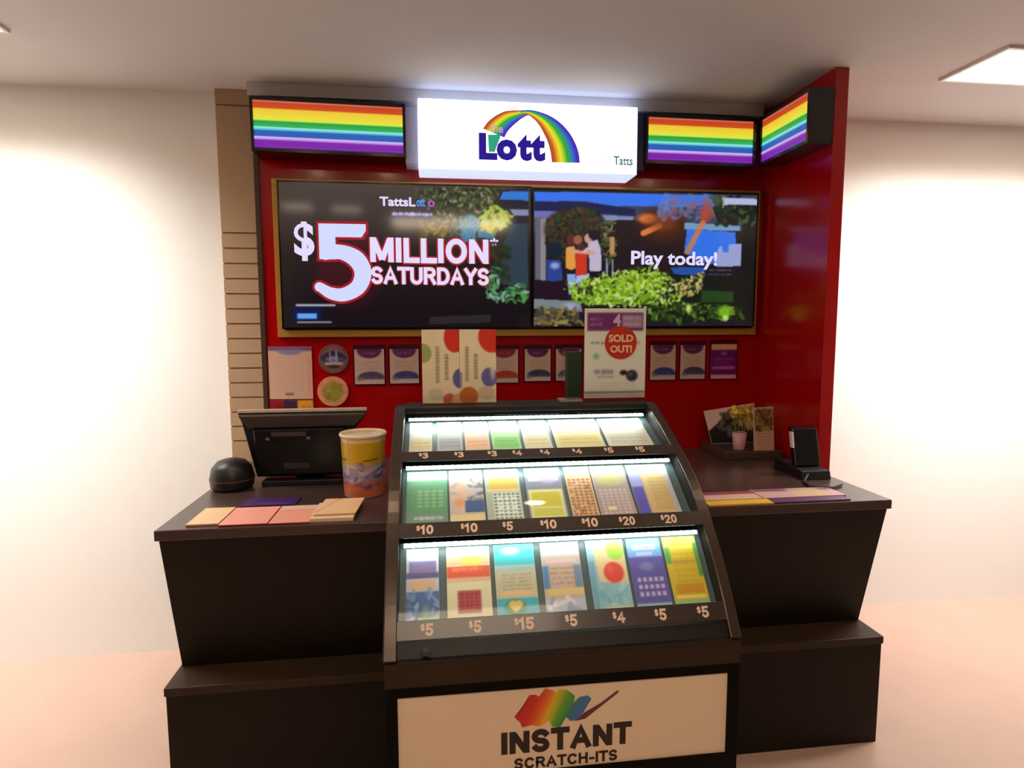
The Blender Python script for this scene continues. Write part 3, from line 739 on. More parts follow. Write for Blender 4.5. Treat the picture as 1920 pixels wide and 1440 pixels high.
def badge(label, cx, cz, r, cv, rim):
    t = thing('wall_badge', (cx, 2.99, cz-r), label, 'badge', 'round badges on the red wall')
    mb = MB(); mb.rod((cx, 2.991, cz), (cx, 2.999, cz), r, 40); mb.build('disc', rim, t, .001)
    m2 = MB()
    H, W = cv.a.shape[:2]
    def fn(u, v):
        # square grid squeezed into a disc
        a, b = 2*u-1, 1-2*v
        x = a*math.sqrt(1-b*b/2); z = b*math.sqrt(1-a*a/2)
        return (cx+x*r*.97, 2.9902, cz+z*r*.97)
    pic(m2, cv, fn).build('printed_face', PRINT, t)
cv = Canvas(60, 60, 40, (110, 70, 64)); cv.ell(30, 30, 27, 27, (128, 92, 92), 1, 3)
cv.ell(30, 27, 26, 14, (40, 24, 78), 1, 2).rect(12, 37, 48, 44, (212, 176, 160)).ell(30, 46, 15, 4, (50, 26, 30), 1, 2)
cv.line(22, 15, 24, 34, 2.5, (200, 186, 210)).line(36, 14, 36, 34, 4, (176, 160, 206)).ell(30, 32, 10, 8, (176, 166, 196), .9, 3).ell(18, 30, 6, 4, (140, 130, 180), .8, 3).ell(46, 30, 6, 4, (130, 120, 170), .6, 3); cv.ell(30, 33, 5, 3, (100, 90, 130), .8, 2); cv.blur(1)
badge('round badge with dark blue and silver print, above the gold round badge', -.473, 1.430, .070, cv, mat('badge_grey_rim', (120, 84, 80), rough=.4))
cv = Canvas(60, 60, 40, (222, 150, 110)); cv.ell(30, 30, 21, 21, (160, 140, 44), 1, 4).mottle(.08, 8); cv.spots([(15, 15), (45, 15), (45, 45), (15, 45)], 40, [(170, 156, 60), (140, 110, 30), (150, 150, 60)], 4, .5); cv.ell(22, 28, 4, 2, (190, 196, 80), .8, 2); cv.blur(1)
badge('round gold and peach badge under the blue and silver badge', -.481, 1.275, .072, cv, mat('badge_peach_rim', (222, 150, 110), rough=.4))

# ================================================================== COUNTER
ct = thing('service_counter', (.38, 2.5, 0), 'long dark brown service counter running behind the ticket display to the red corner', 'counter')
CX0, CX1 = -.885, 1.660
bx('worktop', CX0, CX1, 2.0, 2.988, .915, .95, COUNTTOP, ct, .004)
MB().prism([(2.012, .914), (2.13, .425), (2.16, .425), (2.16, .914)], CX0+.01, CX1-.01).build('upper_front_panel', COUNTER, ct)
bx('bag_ledge', CX0, CX1, 2.0, 2.16, .395, .4245, LEDGEM, ct, .004)
bx('lower_front_panel', CX0+.005, CX1-.005, 2.006, 2.03, .0, .394, COUNTER, ct)
bx('end_panel', CX0, CX0+.02, 2.17, 2.98, 0, .914, COUNTER, ct)
bx('end_panel', CX1-.02, CX1, 2.17, 2.98, 0, .914, COUNTER, ct)

# ================================================================== TICKET DISPLAY
PROF = [(1.4045, .798), (1.475, .905), (1.57, 1.02), (1.69, 1.13), (1.875, 1.232), (2.0, 1.288), (2.07, 1.312)]
def smoothprof(P, n=5):
    P = [np.array(p) for p in P]; out = []
    for i in range(len(P)-1):
        p0, p1, p2, p3 = P[max(i-1, 0)], P[i], P[i+1], P[min(i+2, len(P)-1)]
        for k in range(n):
            f = k/n; out.append(.5*((2*p1)+(-p0+p2)*f+(2*p0-5*p1+4*p2-p3)*f*f+(-p0+3*p1-3*p2+p3)*f**3))
    out.append(P[-1]); return np.array(out)
SP = smoothprof(PROF)
dn = np.gradient(SP, axis=0); dn /= np.linalg.norm(dn, axis=1)[:, None]
NN = np.stack([-dn[:, 1], dn[:, 0]], 1)       # outward (towards the customer)
def offs(d): return SP+NN*d
cs = thing('ticket_display_case', (.317, 1.8, .798), 'black curved glass ticket display case with three lit rows on the counter', 'display case')
BX0, BX1 = -.131, .765; IN0, IN1 = -.098, .735
tail = [(2.20, 1.312), (2.20, .952), (1.994, .952), (1.994, .798)]
for a, b in ((BX0, IN0), (IN1, BX1)):
    MB().prism([tuple(p) for p in SP]+tail, a, b).build('side_panel', CASEM, cs)
    o1, o2 = offs(.0004), offs(.010)
    pr = [tuple(p) for p in o2]+[tuple(p) for p in o1[::-1]]
    mb = MB(); n = len(o1)
    vs = [(a, *p) for p in o1]+[(a, *p) for p in o2]+[(b, *p) for p in o2]+[(b, *p) for p in o1]
    fs = []
    for i in range(n-1):
        for q in range(4):
            q2 = (q+1) % 4; fs.append((q*n+i, q*n+i+1, q2*n+i+1, q2*n+i))
    fs += [(0, n, 2*n, 3*n), (n-1, 4*n-1, 3*n-1, 2*n-1)]
    mb.add(vs, fs); mb.build('curved_rail', RAILM, cs, .003)
bx('top_cover', IN0+.0005, IN1-.0005, 2.045, 2.20, 1.300, 1.318, CASEM, cs, .002)
bx('back_panel', IN0+.0005, IN1-.0005, 2.185, 2.199, .955, 1.299, CASEM, cs)
bx('bottom_board', IN0+.0005, IN1-.0005, 1.476, 1.99, .7985, .812, CASEM, cs)
# base trough below the last price strip
k0 = [p for p in SP if p[1] < .838]
MB().prism([tuple(p) for p in k0]+[(1.470, k0[-1][1]), (1.470, .798)], IN0+.0005, IN1-.0005).build('base_trough', CASEM, cs)
bx('base_lip', IN0+.001, IN1-.001, 1.392, 1.4035, .7985, .806, BLACKG, cs, .001)
mb = MB(); mb.rod((-.03, 1.424, .812), (-.03, 1.405, .823), .013, 20); mb.rod((-.03, 1.406, .822), (-.03, 1.401, .825), .005, 12)
mb.build('lock', BLACKG, cs)
# glass sheet following the curve
g0 = [p for p in offs(-.006) if p[1] > .82]; g1 = [p for p in offs(-.003) if p[1] > .82]
m_ = min(len(g0), len(g1)); g0, g1 = g0[-m_:], g1[-m_:]
n = m_
mb = MB(); vs = []
for xx in (IN0, IN1):
    vs += [(xx, *p) for p in g1]
mb.add(vs, [(i, n+i, n+i+1, i+1) for i in range(n-1)], True)
mb.build('curved_glass', GLASS, cs)
TIERS = [((1.878, 1.196), (2.060, 1.268)), ((1.648, 1.048), (1.815, 1.164)), ((1.464, .842), (1.603, 1.010))]
def tier_axes(k):
    (y0, z0), (y1, z1) = TIERS[k]; d = Vector((0, y1-y0, z1-z0)); L = d.length; d.normalize()
    return Vector((0, y0, z0)), d, Vector((0, -d.z, d.y)), L
for k in range(3):
    o, d, n_, L = tier_axes(k)
    def pt(x, s, h, o=o, d=d, n_=n_): return Vector((x, 0, 0))+o+d*s+n_*h
    a, b = IN0+.001, IN1-.001
    MB().hexa([pt(a, -.006, -.012), pt(b, -.006, -.012), pt(b, L+.006, -.012), pt(a, L+.006, -.012)],
              [pt(a, -.006, -.0012), pt(b, -.006, -.0012), pt(b, L+.006, -.0012), pt(a, L+.006, -.0012)]).build('sloping_shelf', mat('grey_teal_shelf', (78, 98, 100), rough=.4), cs)
    h0 = .010
    led = MB()
    led.hexa([pt(a+.01, L-.010, h0), pt(b-.01, L-.010, h0), pt(b-.01, L, h0), pt(a+.01, L, h0)], [pt(a+.01, L-.010, h0+.006), pt(b-.01, L-.010, h0+.006), pt(b-.01, L, h0+.006), pt(a+.01, L, h0+.006)])
    led.build('led_tube', LED, cs)
    ar = area('case_led_light', tuple(pt((a+b)/2, L-.014, h0+.014)), .80, .008, [1.3, .75, .42][k], (.86, 1, .96))
    # aims down along the shelf
    zax = (d*.82+n_*.57).normalized(); xax = Vector((1, 0, 0)); yax = zax.cross(xax)
    ar.rotation_euler = Matrix((xax, yax, zax)).transposed().to_euler(); ar.parent = cs; ar.location = Vector(ar.location)-ORG[cs.name]
# smoked price strips with their figures
def strip_pts(za, zb):
    zz = SP[:, 1]; ya = np.interp([za, zb], zz, SP[:, 0]); return (float(ya[0]), za), (float(ya[1]), zb)
STR = [(1.190, 1.209, ['$3', '$3', '$3', '$4', '$4', '$4', '$5', '$5'], [-.035, .07, .17, .245, .33, .43, .53, .63]),
       (1.034, 1.064, ['$10', '$10', '$5', '$10', '$10', '$20', '$20'], [-.032, .085, .19, .30, .415, .52, .64]),
       (.836, .874, ['$5', '$5', '$15', '$5', '$4', '$5', '$5'], [-.027, .09, .210, .33, .452, .562, .675])]
STRIPM = mat('smoked_price_strip', (54, 42, 36), rough=.32, coat=.1, noise=.1)
for k, (za, zb, pr, xs) in enumerate(STR):
    (ya, za), (yb, zb) = strip_pts(za, zb)
    A0 = Vector((0, ya, za)); B0 = Vector((0, yb, zb)); d = (B0-A0).normalized(); n_ = Vector((0, -d.z, d.y))
    X = lambda x: Vector((x, 0, 0))
    lo, hi = 0.004, .009
    st = MB().hexa([X(-.100)+A0+n_*lo, X(.742)+A0+n_*lo, X(.742)+B0+n_*lo, X(-.100)+B0+n_*lo],
                   [X(-.100)+A0+n_*hi, X(.742)+A0+n_*hi, X(.742)+B0+n_*hi, X(-.100)+B0+n_*hi]).build('price_strip', STRIPM, cs, .001)
    H = (B0-A0).length; hh = H*[.62, .62, .62][k]
    for s_, x in zip(pr, xs):
        wdt = hh*(.55*len(s_)+.0); mb = MB()
        base = A0+d*(H-hh)/2+n_*(hi+.0006)
        # small raised dollar sign, larger figure
        block(mb, '$', X(x-wdt/2)+base+d*hh*.38, X(x-wdt/2+hh*.36)+base+d*hh*.38, X(x-wdt/2)+base+d*hh, .22)
        block(mb, s_[1:], X(x-wdt/2+hh*.42)+base, X(x-wdt/2+hh*(.42+.66*len(s_[1:])))+base, X(x-wdt/2+hh*.42)+base+d*hh, .2, .08)
        mb.build('price_lettering', PRICEW, st)

# ------------------------------------------------------------------ tickets
def tk(w=50, h=110, c=(255, 255, 255)): return Canvas(w, h, 44, c)
def gridbox(cv, x0, y0, x1, y1, nx, ny, c, c2=None):
    if c2: cv.rect(x0, y0, x1, y1, c2)
    for i in range(nx):
        for j in range(ny):
            a = x0+(x1-x0)*(i+.18)/nx; b = x0+(x1-x0)*(i+.82)/nx; e = y0+(y1-y0)*(j+.2)/ny; f = y0+(y1-y0)*(j+.8)/ny
            cv.rect(a, e, b, f, c, .9, .7)
T3, T2, T1 = [], [], []
cv = tk(c=(190, 200, 225)); cv.rect(4, 18, 46, 34, (130, 120, 170)).rect(0, 34, 50, 42, (96, 92, 140)).rect(5, 44, 44, 58, (216, 182, 150)).rect(0, 60, 50, 92, (72, 108, 170)).spots([(0, 60), (50, 60), (50, 95), (0, 95)], 26, [(110, 160, 200), (60, 90, 160), (150, 190, 220)], 4, .7); cv.rect(18, 94, 50, 110, (160, 226, 160)).ell(30, 88, 7, 10, (120, 180, 150), .6, 4)
T3.append(('blue scratch ticket with cream band, leftmost in the bottom row of the lit case', -.080, .004, cv))
cv = tk(c=(226, 226, 190)); cv.rect(0, 0, 50, 22, (250, 235, 200)).rect(0, 14, 50, 26, (236, 196, 150)).rect(18, 14, 40, 30, (238, 214, 110)).rect(0, 28, 50, 44, (222, 96, 66)).rect(0, 44, 50, 50, (224, 190, 150)); gridbox(cv, 12, 62, 38, 92, 5, 6, (206, 90, 92), (150, 50, 56)); cv.scribble(5, 28, 40, 36, (250, 150, 120))
T3.append(('red and cream scratch ticket with a red number grid in the bottom row', .024, .138, cv))
cv = tk(c=(200, 200, 170)); cv.rect(0, 0, 50, 30, (70, 196, 206)).ell(20, 10, 12, 6, (180, 230, 190), .8, 3).rect(0, 32, 50, 38, (160, 200, 206)); [cv.scribble(8, 42+5*k, 44, 45+5*k, (150, 140, 120)) for k in range(5)]; cv.rect(6, 66, 46, 72, (230, 200, 150)).rect(0, 76, 50, 110, (66, 186, 214)).ell(22, 88, 13, 11, (80, 150, 120), 1, 3).ell(19, 84, 5, 5, (226, 210, 110)).ell(26, 84, 5, 5, (226, 210, 110)).poly([(14, 86), (31, 86), (22, 96)], (226, 210, 110)); cv.rect(8, 102, 20, 106, (200, 236, 244)).rect(28, 102, 42, 106, (200, 236, 244))
T3.append(('turquoise scratch ticket with a gold heart, third from the left in the bottom row', .150, .258, cv))
cv = tk(c=(200, 186, 176)); cv.rect(0, 0, 50, 18, (214, 224, 220)).rect(6, 26, 44, 30, (226, 190, 200)).rect(0, 34, 8, 66, (90, 140, 190)).rect(40, 34, 50, 66, (120, 150, 180)); [cv.scribble(10, 36+7*k, 40, 40+7*k, (190, 120, 80)) for k in range(4)]; cv.rect(4, 66, 50, 76, (226, 204, 140)).rect(0, 80, 50, 110, (190, 206, 224)).spots([(0, 80), (50, 80), (50, 108), (0, 108)], 16, [(230, 230, 240), (150, 180, 210)], 4)
T3.append(('pale grey scratch ticket with orange lines, middle of the bottom row', .276, .382, cv))
cv = tk(c=(150, 200, 216)); cv.poly([(8, 0), (50, 0), (50, 66), (12, 60)], (232, 212, 160)).ell(38, 16, 12, 14, (160, 214, 80), 1, 4).ell(32, 48, 13, 15, (226, 78, 70), 1, 2).ell(28, 44, 5, 6, (236, 100, 90), .8, 3).spots([(10, 66), (50, 66), (50, 96), (10, 96)], 24, [(110, 176, 214), (170, 220, 226), (130, 196, 210)], 4, .7); cv.rect(18, 96, 50, 110, (232, 222, 130)).rect(0, 30, 8, 110, (120, 176, 206))
T3.append(('pale blue scratch ticket with a big red fruit in the bottom row', .402, .507, cv))
cv = tk(c=(98, 92, 176)); cv.rect(0, 0, 50, 28, (120, 168, 220)).rect(8, 10, 42, 17, (220, 226, 244), .9).rect(12, 21, 36, 26, (196, 196, 236), .9); gridbox(cv, 6, 56, 46, 86, 5, 3, (206, 200, 236)); cv.ell(24, 42, 10, 6, (130, 140, 200), .8, 3).rect(0, 94, 50, 110, (150, 200, 226)); cv.scribble(10, 12, 40, 16, (96, 96, 170), .7)
T3.append(('indigo scratch ticket with white squares in the bottom row', .516, .612, cv))
cv = tk(c=(212, 190, 50)); cv.rect(0, 0, 50, 18, (206, 232, 90)).ell(26, 8, 14, 7, (240, 226, 60), 1, 3).rect(0, 16, 8, 40, (90, 170, 90)).rect(44, 10, 50, 60, (90, 160, 80)).rect(8, 36, 42, 40, (190, 150, 60)).rect(6, 70, 46, 84, (206, 156, 30)).rect(0, 92, 50, 110, (150, 196, 130)).rect(4, 86, 46, 90, (240, 226, 120)); [cv.scribble(10, 24+8*k, 42, 28+8*k, (176, 150, 50), .6) for k in range(6)]
T3.append(('yellow and green scratch ticket, rightmost in the bottom row', .620, .716, cv))

cv = tk(c=(90, 156, 116)); cv.rect(0, 0, 50, 20, (150, 220, 190)); gridbox(cv, 12, 40, 46, 78, 4, 5, (140, 190, 130)); cv.rect(0, 90, 50, 110, (110, 150, 140)).scribble(8, 94, 44, 102, (220, 236, 230), .9)
T2.append(('green scratch ticket with a dotted grid, leftmost in the middle row', -.084, .032, cv))
cv = tk(c=(196, 186, 180)); cv.spots([(0, 20), (26, 20), (26, 90), (0, 90)], 30, [(222, 176, 140), (210, 190, 170), (160, 150, 150)], 6, .6); cv.spots([(26, 16), (50, 16), (50, 66), (26, 66)], 30, [(150, 150, 160), (110, 110, 130), (190, 190, 190)], 4, .7); cv.rect(22, 66, 50, 90, (54, 92, 150)).ell(14, 70, 8, 8, (226, 150, 110), .9, 4).rect(0, 94, 50, 110, (226, 212, 160))
T2.append(('grey and peach scratch ticket with a blue patch in the middle row', .038, .136, cv))
cv = tk(c=(170, 190, 180)); cv.rect(6, 20, 46, 46, (204, 180, 80)).rect(2, 44, 48, 50, (230, 200, 140)); gridbox(cv, 10, 52, 48, 108, 6, 8, (86, 116, 116), (222, 236, 224)); gridbox(cv, 14, 60, 44, 98, 3, 4, (230, 244, 236))
T2.append(('gold-topped scratch ticket with a white crossword grid in the middle row', .142, .245, cv))
cv = tk(c=(128, 138, 160)); cv.rect(4, 4, 46, 30, (180, 190, 210)).ell(32, 26, 12, 10, (176, 160, 200), .8, 5).rect(2, 48, 48, 110, (222, 226, 160)).rect(6, 54, 44, 84, (206, 200, 60)).rect(6, 88, 44, 104, (200, 214, 90))
T2.append(('blue-grey scratch ticket with a yellow play panel, middle of the middle row', .262, .372, cv))
cv = tk(c=(206, 176, 130)); gridbox(cv, 2, 26, 48, 106, 5, 12, (156, 96, 60)); cv.spots([(4, 30), (46, 30), (46, 100), (4, 100)], 30, [(226, 196, 150), (170, 90, 50)], 2.5, .8); cv.rect(0, 0, 50, 18, (214, 222, 150))
T2.append(('tan scratch ticket with a brown crossword pattern in the middle row', .384, .462, cv))
cv = tk(c=(170, 156, 160)); cv.rect(0, 0, 50, 22, (206, 220, 120)).ell(25, 34, 20, 12, (180, 180, 120), 1, 4); gridbox(cv, 4, 52, 46, 106, 6, 8, (206, 196, 196)); cv.rect(12, 90, 24, 97, (230, 220, 160))
T2.append(('mauve scratch ticket with a pale number grid in the middle row', .466, .572, cv))
cv = tk(c=(204, 184, 130)); cv.rect(0, 0, 14, 110, (84, 78, 190)).rect(0, 0, 14, 50, (150, 160, 220)).rect(14, 6, 50, 20, (190, 224, 236)); cv.rect(22, 30, 44, 100, (198, 170, 110)); [cv.scribble(18, 34+8*k, 46, 38+8*k, (210, 196, 140), .6) for k in range(8)]; cv.rect(44, 20, 50, 110, (170, 180, 190))
T2.append(('sand coloured scratch ticket with an indigo left edge, rightmost in the middle row', .580, .706, cv))
for nm, c, a, b, band in (('pale green-grey', (196, 212, 200), -.082, -.010, (212, 196, 140)), ('cool grey', (172, 182, 178), .006, .086, (150, 158, 166)), ('peach', (208, 186, 160), .094, .172, (222, 176, 130)),
                          ('bright green', (150, 206, 130), .180, .272, (116, 196, 72)), ('pale mint', (190, 206, 196), .282, .372, (212, 204, 150)), ('straw yellow', (212, 210, 150), .385, .545, (214, 200, 110)), ('light grey-cream', (206, 208, 190), .556, .706, (198, 196, 176))):
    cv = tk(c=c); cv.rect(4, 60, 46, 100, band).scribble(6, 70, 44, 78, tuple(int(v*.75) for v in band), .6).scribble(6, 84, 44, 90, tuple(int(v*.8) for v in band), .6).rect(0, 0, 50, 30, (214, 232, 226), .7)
    T1.append((f'{nm} scratch ticket lying in the top row of the lit case', a, b, cv))
for k, TT in ((2, T3), (1, T2), (0, T1)):
    o_, d_, n_, L = tier_axes(k)
    for lab, xa, xb, cv in TT:
        cv.blur(1)
        top = o_+d_*(L-.012)+n_*.0035; bot = o_+d_*.001+n_*.0035
        ob = sheet('scratch_ticket', cv, Vector((xa, 0, 0))+top, Vector((xb, 0, 0))+top, Vector((xa, 0, 0))+bot, PRINT, None, t=.0025)
        tag(ob, lab, 'ticket', 'scratch tickets in the display case')

# ================================================================== CABINET UNDER THE CASE
cb = thing('display_cabinet', (.317, 1.7, 0), 'black cabinet with cream rainbow brush mark panel under the ticket display case', 'cabinet')
bx('carcass', -.128, .762, 1.415, 1.992, 0, .7972, BLACK, cb)
mb = MB(); px0, px1, pz0, pz1 = -.099, .732, .492, .711
FX0, FX1 = -.128, .762
mb.box(FX0, FX1, 1.398, 1.4145, pz1, .737); mb.box(FX0, FX1, 1.398, 1.4145, .30, pz0)
mb.box(FX0, px0, 1.398, 1.4145, pz0, pz1); mb.box(px1, FX1, 1.398, 1.4145, pz0, pz1)
mb.build('sign_frame', mat('deep_black_frame', (6, 5, 5), rough=.6, spec=.15), cb, .001)
bx('top_band', FX0, FX1, 1.396, 1.4145, .7375, .7970, LEDGEM, cb)
bx('lower_door', FX0+.004, FX1-.004, 1.402, 1.4145, .02, .296, COUNTER, cb)
bx('sign_panel', px0, px1, 1.404, 1.4145, pz0, pz1, CREAMP, cb)
yl = 1.4032
mb = MB(); block(mb, 'INSTANT', (.151, yl, .540), (.478, yl, .540), (.151, yl, .598), .25, .13); block(mb, 'SCRATCH-ITS', (.182, yl, .498), (.444, yl, .498), (.182, yl, .527), .21, .11)
mb.build('sign_lettering', INK, cb)
mb = MB()
def zig(top, bot, n_=60):
    """rainbow brush mark: colours change across, ragged at both ends"""
    us = np.linspace(0, 1, n_); vs = []; cs_ = []
    CR = [(0, (196, 22, 30)), (.25, (222, 44, 22)), (.38, (240, 110, 20)), (.5, (246, 190, 20)), (.62, (196, 196, 40)), (.72, (70, 160, 60)), (.82, (60, 130, 120)), (.9, (60, 120, 180)), (1, (70, 120, 180))]
    for u in us:
        c = s2l([np.interp(u, [a for a, _ in CR], [q[k] for _, q in CR]) for k in range(3)])
        t = [np.interp(u, [p[0] for p in top], [p[i] for p in top]) for i in (1, 2)]
        b = [np.interp(u, [p[0] for p in bot], [p[i] for p in bot]) for i in (1, 2)]
        vs += [(t[0], yl, t[1]), (b[0], yl, b[1])]; cs_ += [c, c]
    mb.add(vs, [(2*i, 2*i+1, 2*i+3, 2*i+2) for i in range(n_-1)], False, cs_)
zig([(0, .206, .664), (.06, .219, .691), (.16, .236, .690), (.22, .243, .684), (.30, .259, .705), (.42, .280, .697), (.47, .285, .690), (.54, .294, .700), (.66, .312, .697), (.74, .334, .680), (.78, .331, .662), (.84, .345, .675), (.93, .366, .678), (1, .376, .668)],
    [(0, .182, .637), (.08, .190, .628), (.16, .196, .622), (.24, .202, .607), (.34, .224, .612), (.46, .244, .606), (.54, .258, .612), (.60, .268, .622), (.68, .276, .604), (.76, .296, .598), (.82, .312, .626), (.90, .322, .614), (1, .345, .616)])
mb.build('brush_mark', GLOSS, cb, label='rainbow coloured brush mark')
MB().xzprism([(.334, .613), (.360, .617), (.446, .680), (.443, .685), (.40, .655), (.36, .634)], yl-.0004, yl+.0005).build('brush_tail', mat('plum_ink', (110, 60, 70), rough=.5), cb)

# ================================================================== ON TOP OF THE CASE
TZ = 1.3185
t = thing('acrylic_card_stand', (.085, 2.13, TZ), 'clear acrylic stand holding two upright spotted cards on top of the display case', 'stand')
bx('base_plate', -.045, .220, 2.118, 2.19, TZ, TZ+.004, ACRYL, t)
pts = [(-.036, TZ+.0045), (.216, TZ+.0045), (.216, 1.588)]
for q in range(7): th = math.radians(90*q/6); pts.append((.216-.024+.024*math.cos(th), 1.589+.024*math.sin(th)))
for q in range(7): th = math.radians(90+90*q/6); pts.append((-.036+.024+.024*math.cos(th), 1.589+.024*math.sin(th)))
MB().xzprism(pts, 2.134, 2.137).build('back_plate', ACRYL, t)
bx('front_lip', -.045, .220, 2.106, 2.109, TZ+.0045, TZ+.03, ACRYL, t)
def spotty(label, x0, x1, right):
    cv = Canvas(66, 138, 44, (232, 214, 180)); cv.mottle(.03, 5)
    if not right:
        cv.ell(2, 44, 15, 18, (150, 166, 96), 1, 1).ell(58, 15, 19, 28, (206, 40, 18), 1, 1).ell(66, 92, 12, 18, (86, 96, 146), 1, 1).ell(48, 132, 12, 12, (196, 96, 66), 1, 1).ell(66, 132, 14, 12, (222, 160, 120), 1, 1).ell(24, 122, 14, 12, (206, 196, 170), 1, 1)
        vx = (27, 43)
    else:
        cv.ell(60, 14, 26, 30, (206, 42, 18), 1, 1).ell(54, 90, 15, 18, (96, 98, 160), 1, 1).ell(16, 126, 17, 18, (188, 104, 40), 1, 1).ell(48, 120, 15, 13, (204, 186, 156), 1, 1).rect(0, 80, 4, 110, (96, 104, 150), .8).ell(60, 70, 5, 24, (228, 216, 196), .8, 3)
        vx = (13, 29)
    # two lines of small upright (sideways) print
    for i, x in enumerate(vx):
        y = 32+i*14
        while y < 96-i*4:
            h_ = 2.5+rng.random()*2.5; cv.rect(x-3, y, x+3.5, y+h_, (116, 112, 84), .75); y += h_+1.6
    cv.blur(1)
    o = sheet('spotted_card', cv, (x0, 2.122, 1.577), (x1, 2.122, 1.577), (x0, 2.122, TZ+.0045), PRINT, None, t=.008)
    tag(o, label, 'card', 'spotted cards in the acrylic stand')
spotty('cream card with red, green and blue spots, left of the two in the acrylic stand', -.041, .0865, False)
spotty('cream card with red, blue and brown spots, right of the two in the acrylic stand', .0875, .214, True)

t = thing('sold_out_notice', (.641, 2.12, TZ), 'upright notice with purple header and red sold out disc on top of the display case', 'sign')
cv = Canvas(115, 173, 70, (246, 242, 232))
cv.rect(5, 8, 110, 43, (120, 60, 122)).rect(8, 11, 54, 38, (128, 44, 124)).scribble(10, 17, 34, 24, (190, 150, 200)).scribble(10, 27, 32, 33, (200, 160, 210)).rect(70, 12, 108, 37, (176, 140, 182)).scribble(72, 15, 106, 22, (216, 190, 220)).scribble(72, 27, 106, 34, (216, 190, 220))
cv.scribble(12, 62, 38, 69, (120, 116, 112), .9).scribble(98, 62, 104, 68, (120, 116, 112)).ell(22, 92, 6, 6, (150, 200, 170), .9, 3).scribble(18, 116, 58, 128, (132, 120, 146), .8).rect(24, 130, 56, 134, (206, 170, 182), .8)
cv.ell(90, 130, 11, 11, (54, 50, 68), 1, 2).ell(74, 124, 7, 5, (40, 20, 40), 1, 2).ell(87, 127, 4, 4, (110, 110, 120), .8, 2)
for k in range(3): cv.scribble(30, 144+5*k, 96, 146+5*k, (190, 184, 174), .6)
cv.rect(0, 160, 115, 164, (140, 126, 132)).rect(0, 165, 115, 173, (206, 184, 176)); cv.blur(1)
nx0, nx1, nz0, nz1 = .529, .753, TZ+.012, 1.649
sheet('printed_page', cv, (nx0, 2.122, nz1), (nx1, 2.122, nz1), (nx0, 2.122, nz0), PRINT, t, t=.002)
mb = MB(); mb.rod((.661, 2.1195, 1.528), (.661, 2.1205, 1.528), .0585, 40); mb.build('red_disc', mat('red_print', (206, 46, 26), rough=.5), t)
mb = MB(); letter(mb, 'SOLD', (.616, 2.1192, 1.530), (.706, 2.1192, 1.530), (.616, 2.1192, 1.557), bold=.04); letter(mb, 'OUT!', (.622, 2.1192, 1.492), (.702, 2.1192, 1.492), (.622, 2.1192, 1.519), bold=.04)
mb.build('sold_out_lettering', CREAMLET, t)
flat_text('numeral_four', '4', .632, .660, 2.1212, 1.584, 1.630, LILAC, t, bold=.03)
mb = MB(); mb.box(nx0-.003, nx1+.004, 2.116, 2.118, TZ+.003, nz1+.004); mb.box(nx0-.003, nx1+.004, 2.1265, 2.1285, TZ+.003, nz1+.004)
mb.box(nx0-.003, nx1+.01, 2.10, 2.185, TZ, TZ+.003)
mb.build('acrylic_holder', ACRYL, t)

t = thing('leaflet_block', (.50, 2.16, TZ), 'green tinted clear block standing on the display case left of the sold out notice', 'block')
bx('dark_core', .472, .523, 2.140, 2.180, TZ+.014, 1.495, mat('dark_green_core', (40, 58, 44), rough=.35, noise=.4, scale=60), t)
bx('clear_shell', .462, .5245, 2.132, 2.188, TZ+.008, 1.508, ACRYL, t)
bx('base', .445, .5245, 2.125, 2.19, TZ, TZ+.007, mat('greybeige_plastic', (150, 142, 126), rough=.4), t)

# ================================================================== ON THE COUNTER, LEFT
t = thing('point_of_sale_monitor', (-.50, 2.45, .95), 'black touch screen monitor seen from behind, on the counter left of the display case', 'monitor')
def pane(y_off, prof, th, d=Vector((0, .155, -.33)).normalized()):
    """tilted slab: prof = (x, s) with s measured down the slope from the top edge"""
    n_ = Vector((0, d.z, -d.y))  # towards the customer
    o_ = Vector((0, 2.43, 1.257)); prof = [(x*1.045, s*.93) for x, s in prof]
    a = [Vector((x, 0, 0))+o_+d*s+n_*y_off for x, s in prof]; b = [p-n_*th for p in a]
    k = len(a); mb = MB()
    mb.add(a+b, [tuple(range(k)), tuple(range(2*k-1, k-1, -1))]+[(i, k+i, k+(i+1) % k, (i+1) % k) for i in range(k)])
    return mb
pane(0, [(-.716, 0), (-.255, 0), (-.262, .03), (-.330, .13), (-.352, .335), (-.692, .335), (-.708, .05)], .022).build('screen_shell', BLACK, t, .004)
pane(.0185, [(-.712, .002), (-.258, .002), (-.300, .062), (-.680, .062)], .018).build('top_cowl', mat('dark_grey_brown_plastic', (58, 54, 50), rough=.45), t, .004)
pane(.034, [(-.665, .064), (-.335, .064), (-.352, .30), (-.672, .30)], .033).build('rear_housing', BLACKG, t, .006)
pane(.037, [(-.60, .072), (-.475, .072), (-.475, .092), (-.60, .092)], .003).build('vent_label', mat('grey_label', (78, 70, 72), rough=.5), t)
pane(.037, [(-.575, .235), (-.480, .235), (-.480, .262), (-.575, .262)], .003).build('rating_label', mat('dim_label', (70, 70, 68), rough=.5), t)
for xx in (-.615, -.47):
    pane(.039, [(xx-.007, .098), (xx+.007, .098), (xx+.007, .110), (xx-.007, .110)], .005).build('screw', METAL, t, .001)
bx('stand_foot', -.69, -.375, 2.50, 2.70, .95, .972, BLACK, t, .004)
MB().hexa([(-.58, 2.60, .972), (-.46, 2.60, .972), (-.46, 2.67, .972), (-.58, 2.67, .972)], [(-.58, 2.53, 1.10), (-.46, 2.53, 1.10), (-.46, 2.58, 1.10), (-.58, 2.58, 1.10)]).build('stand_neck', BLACK, t)
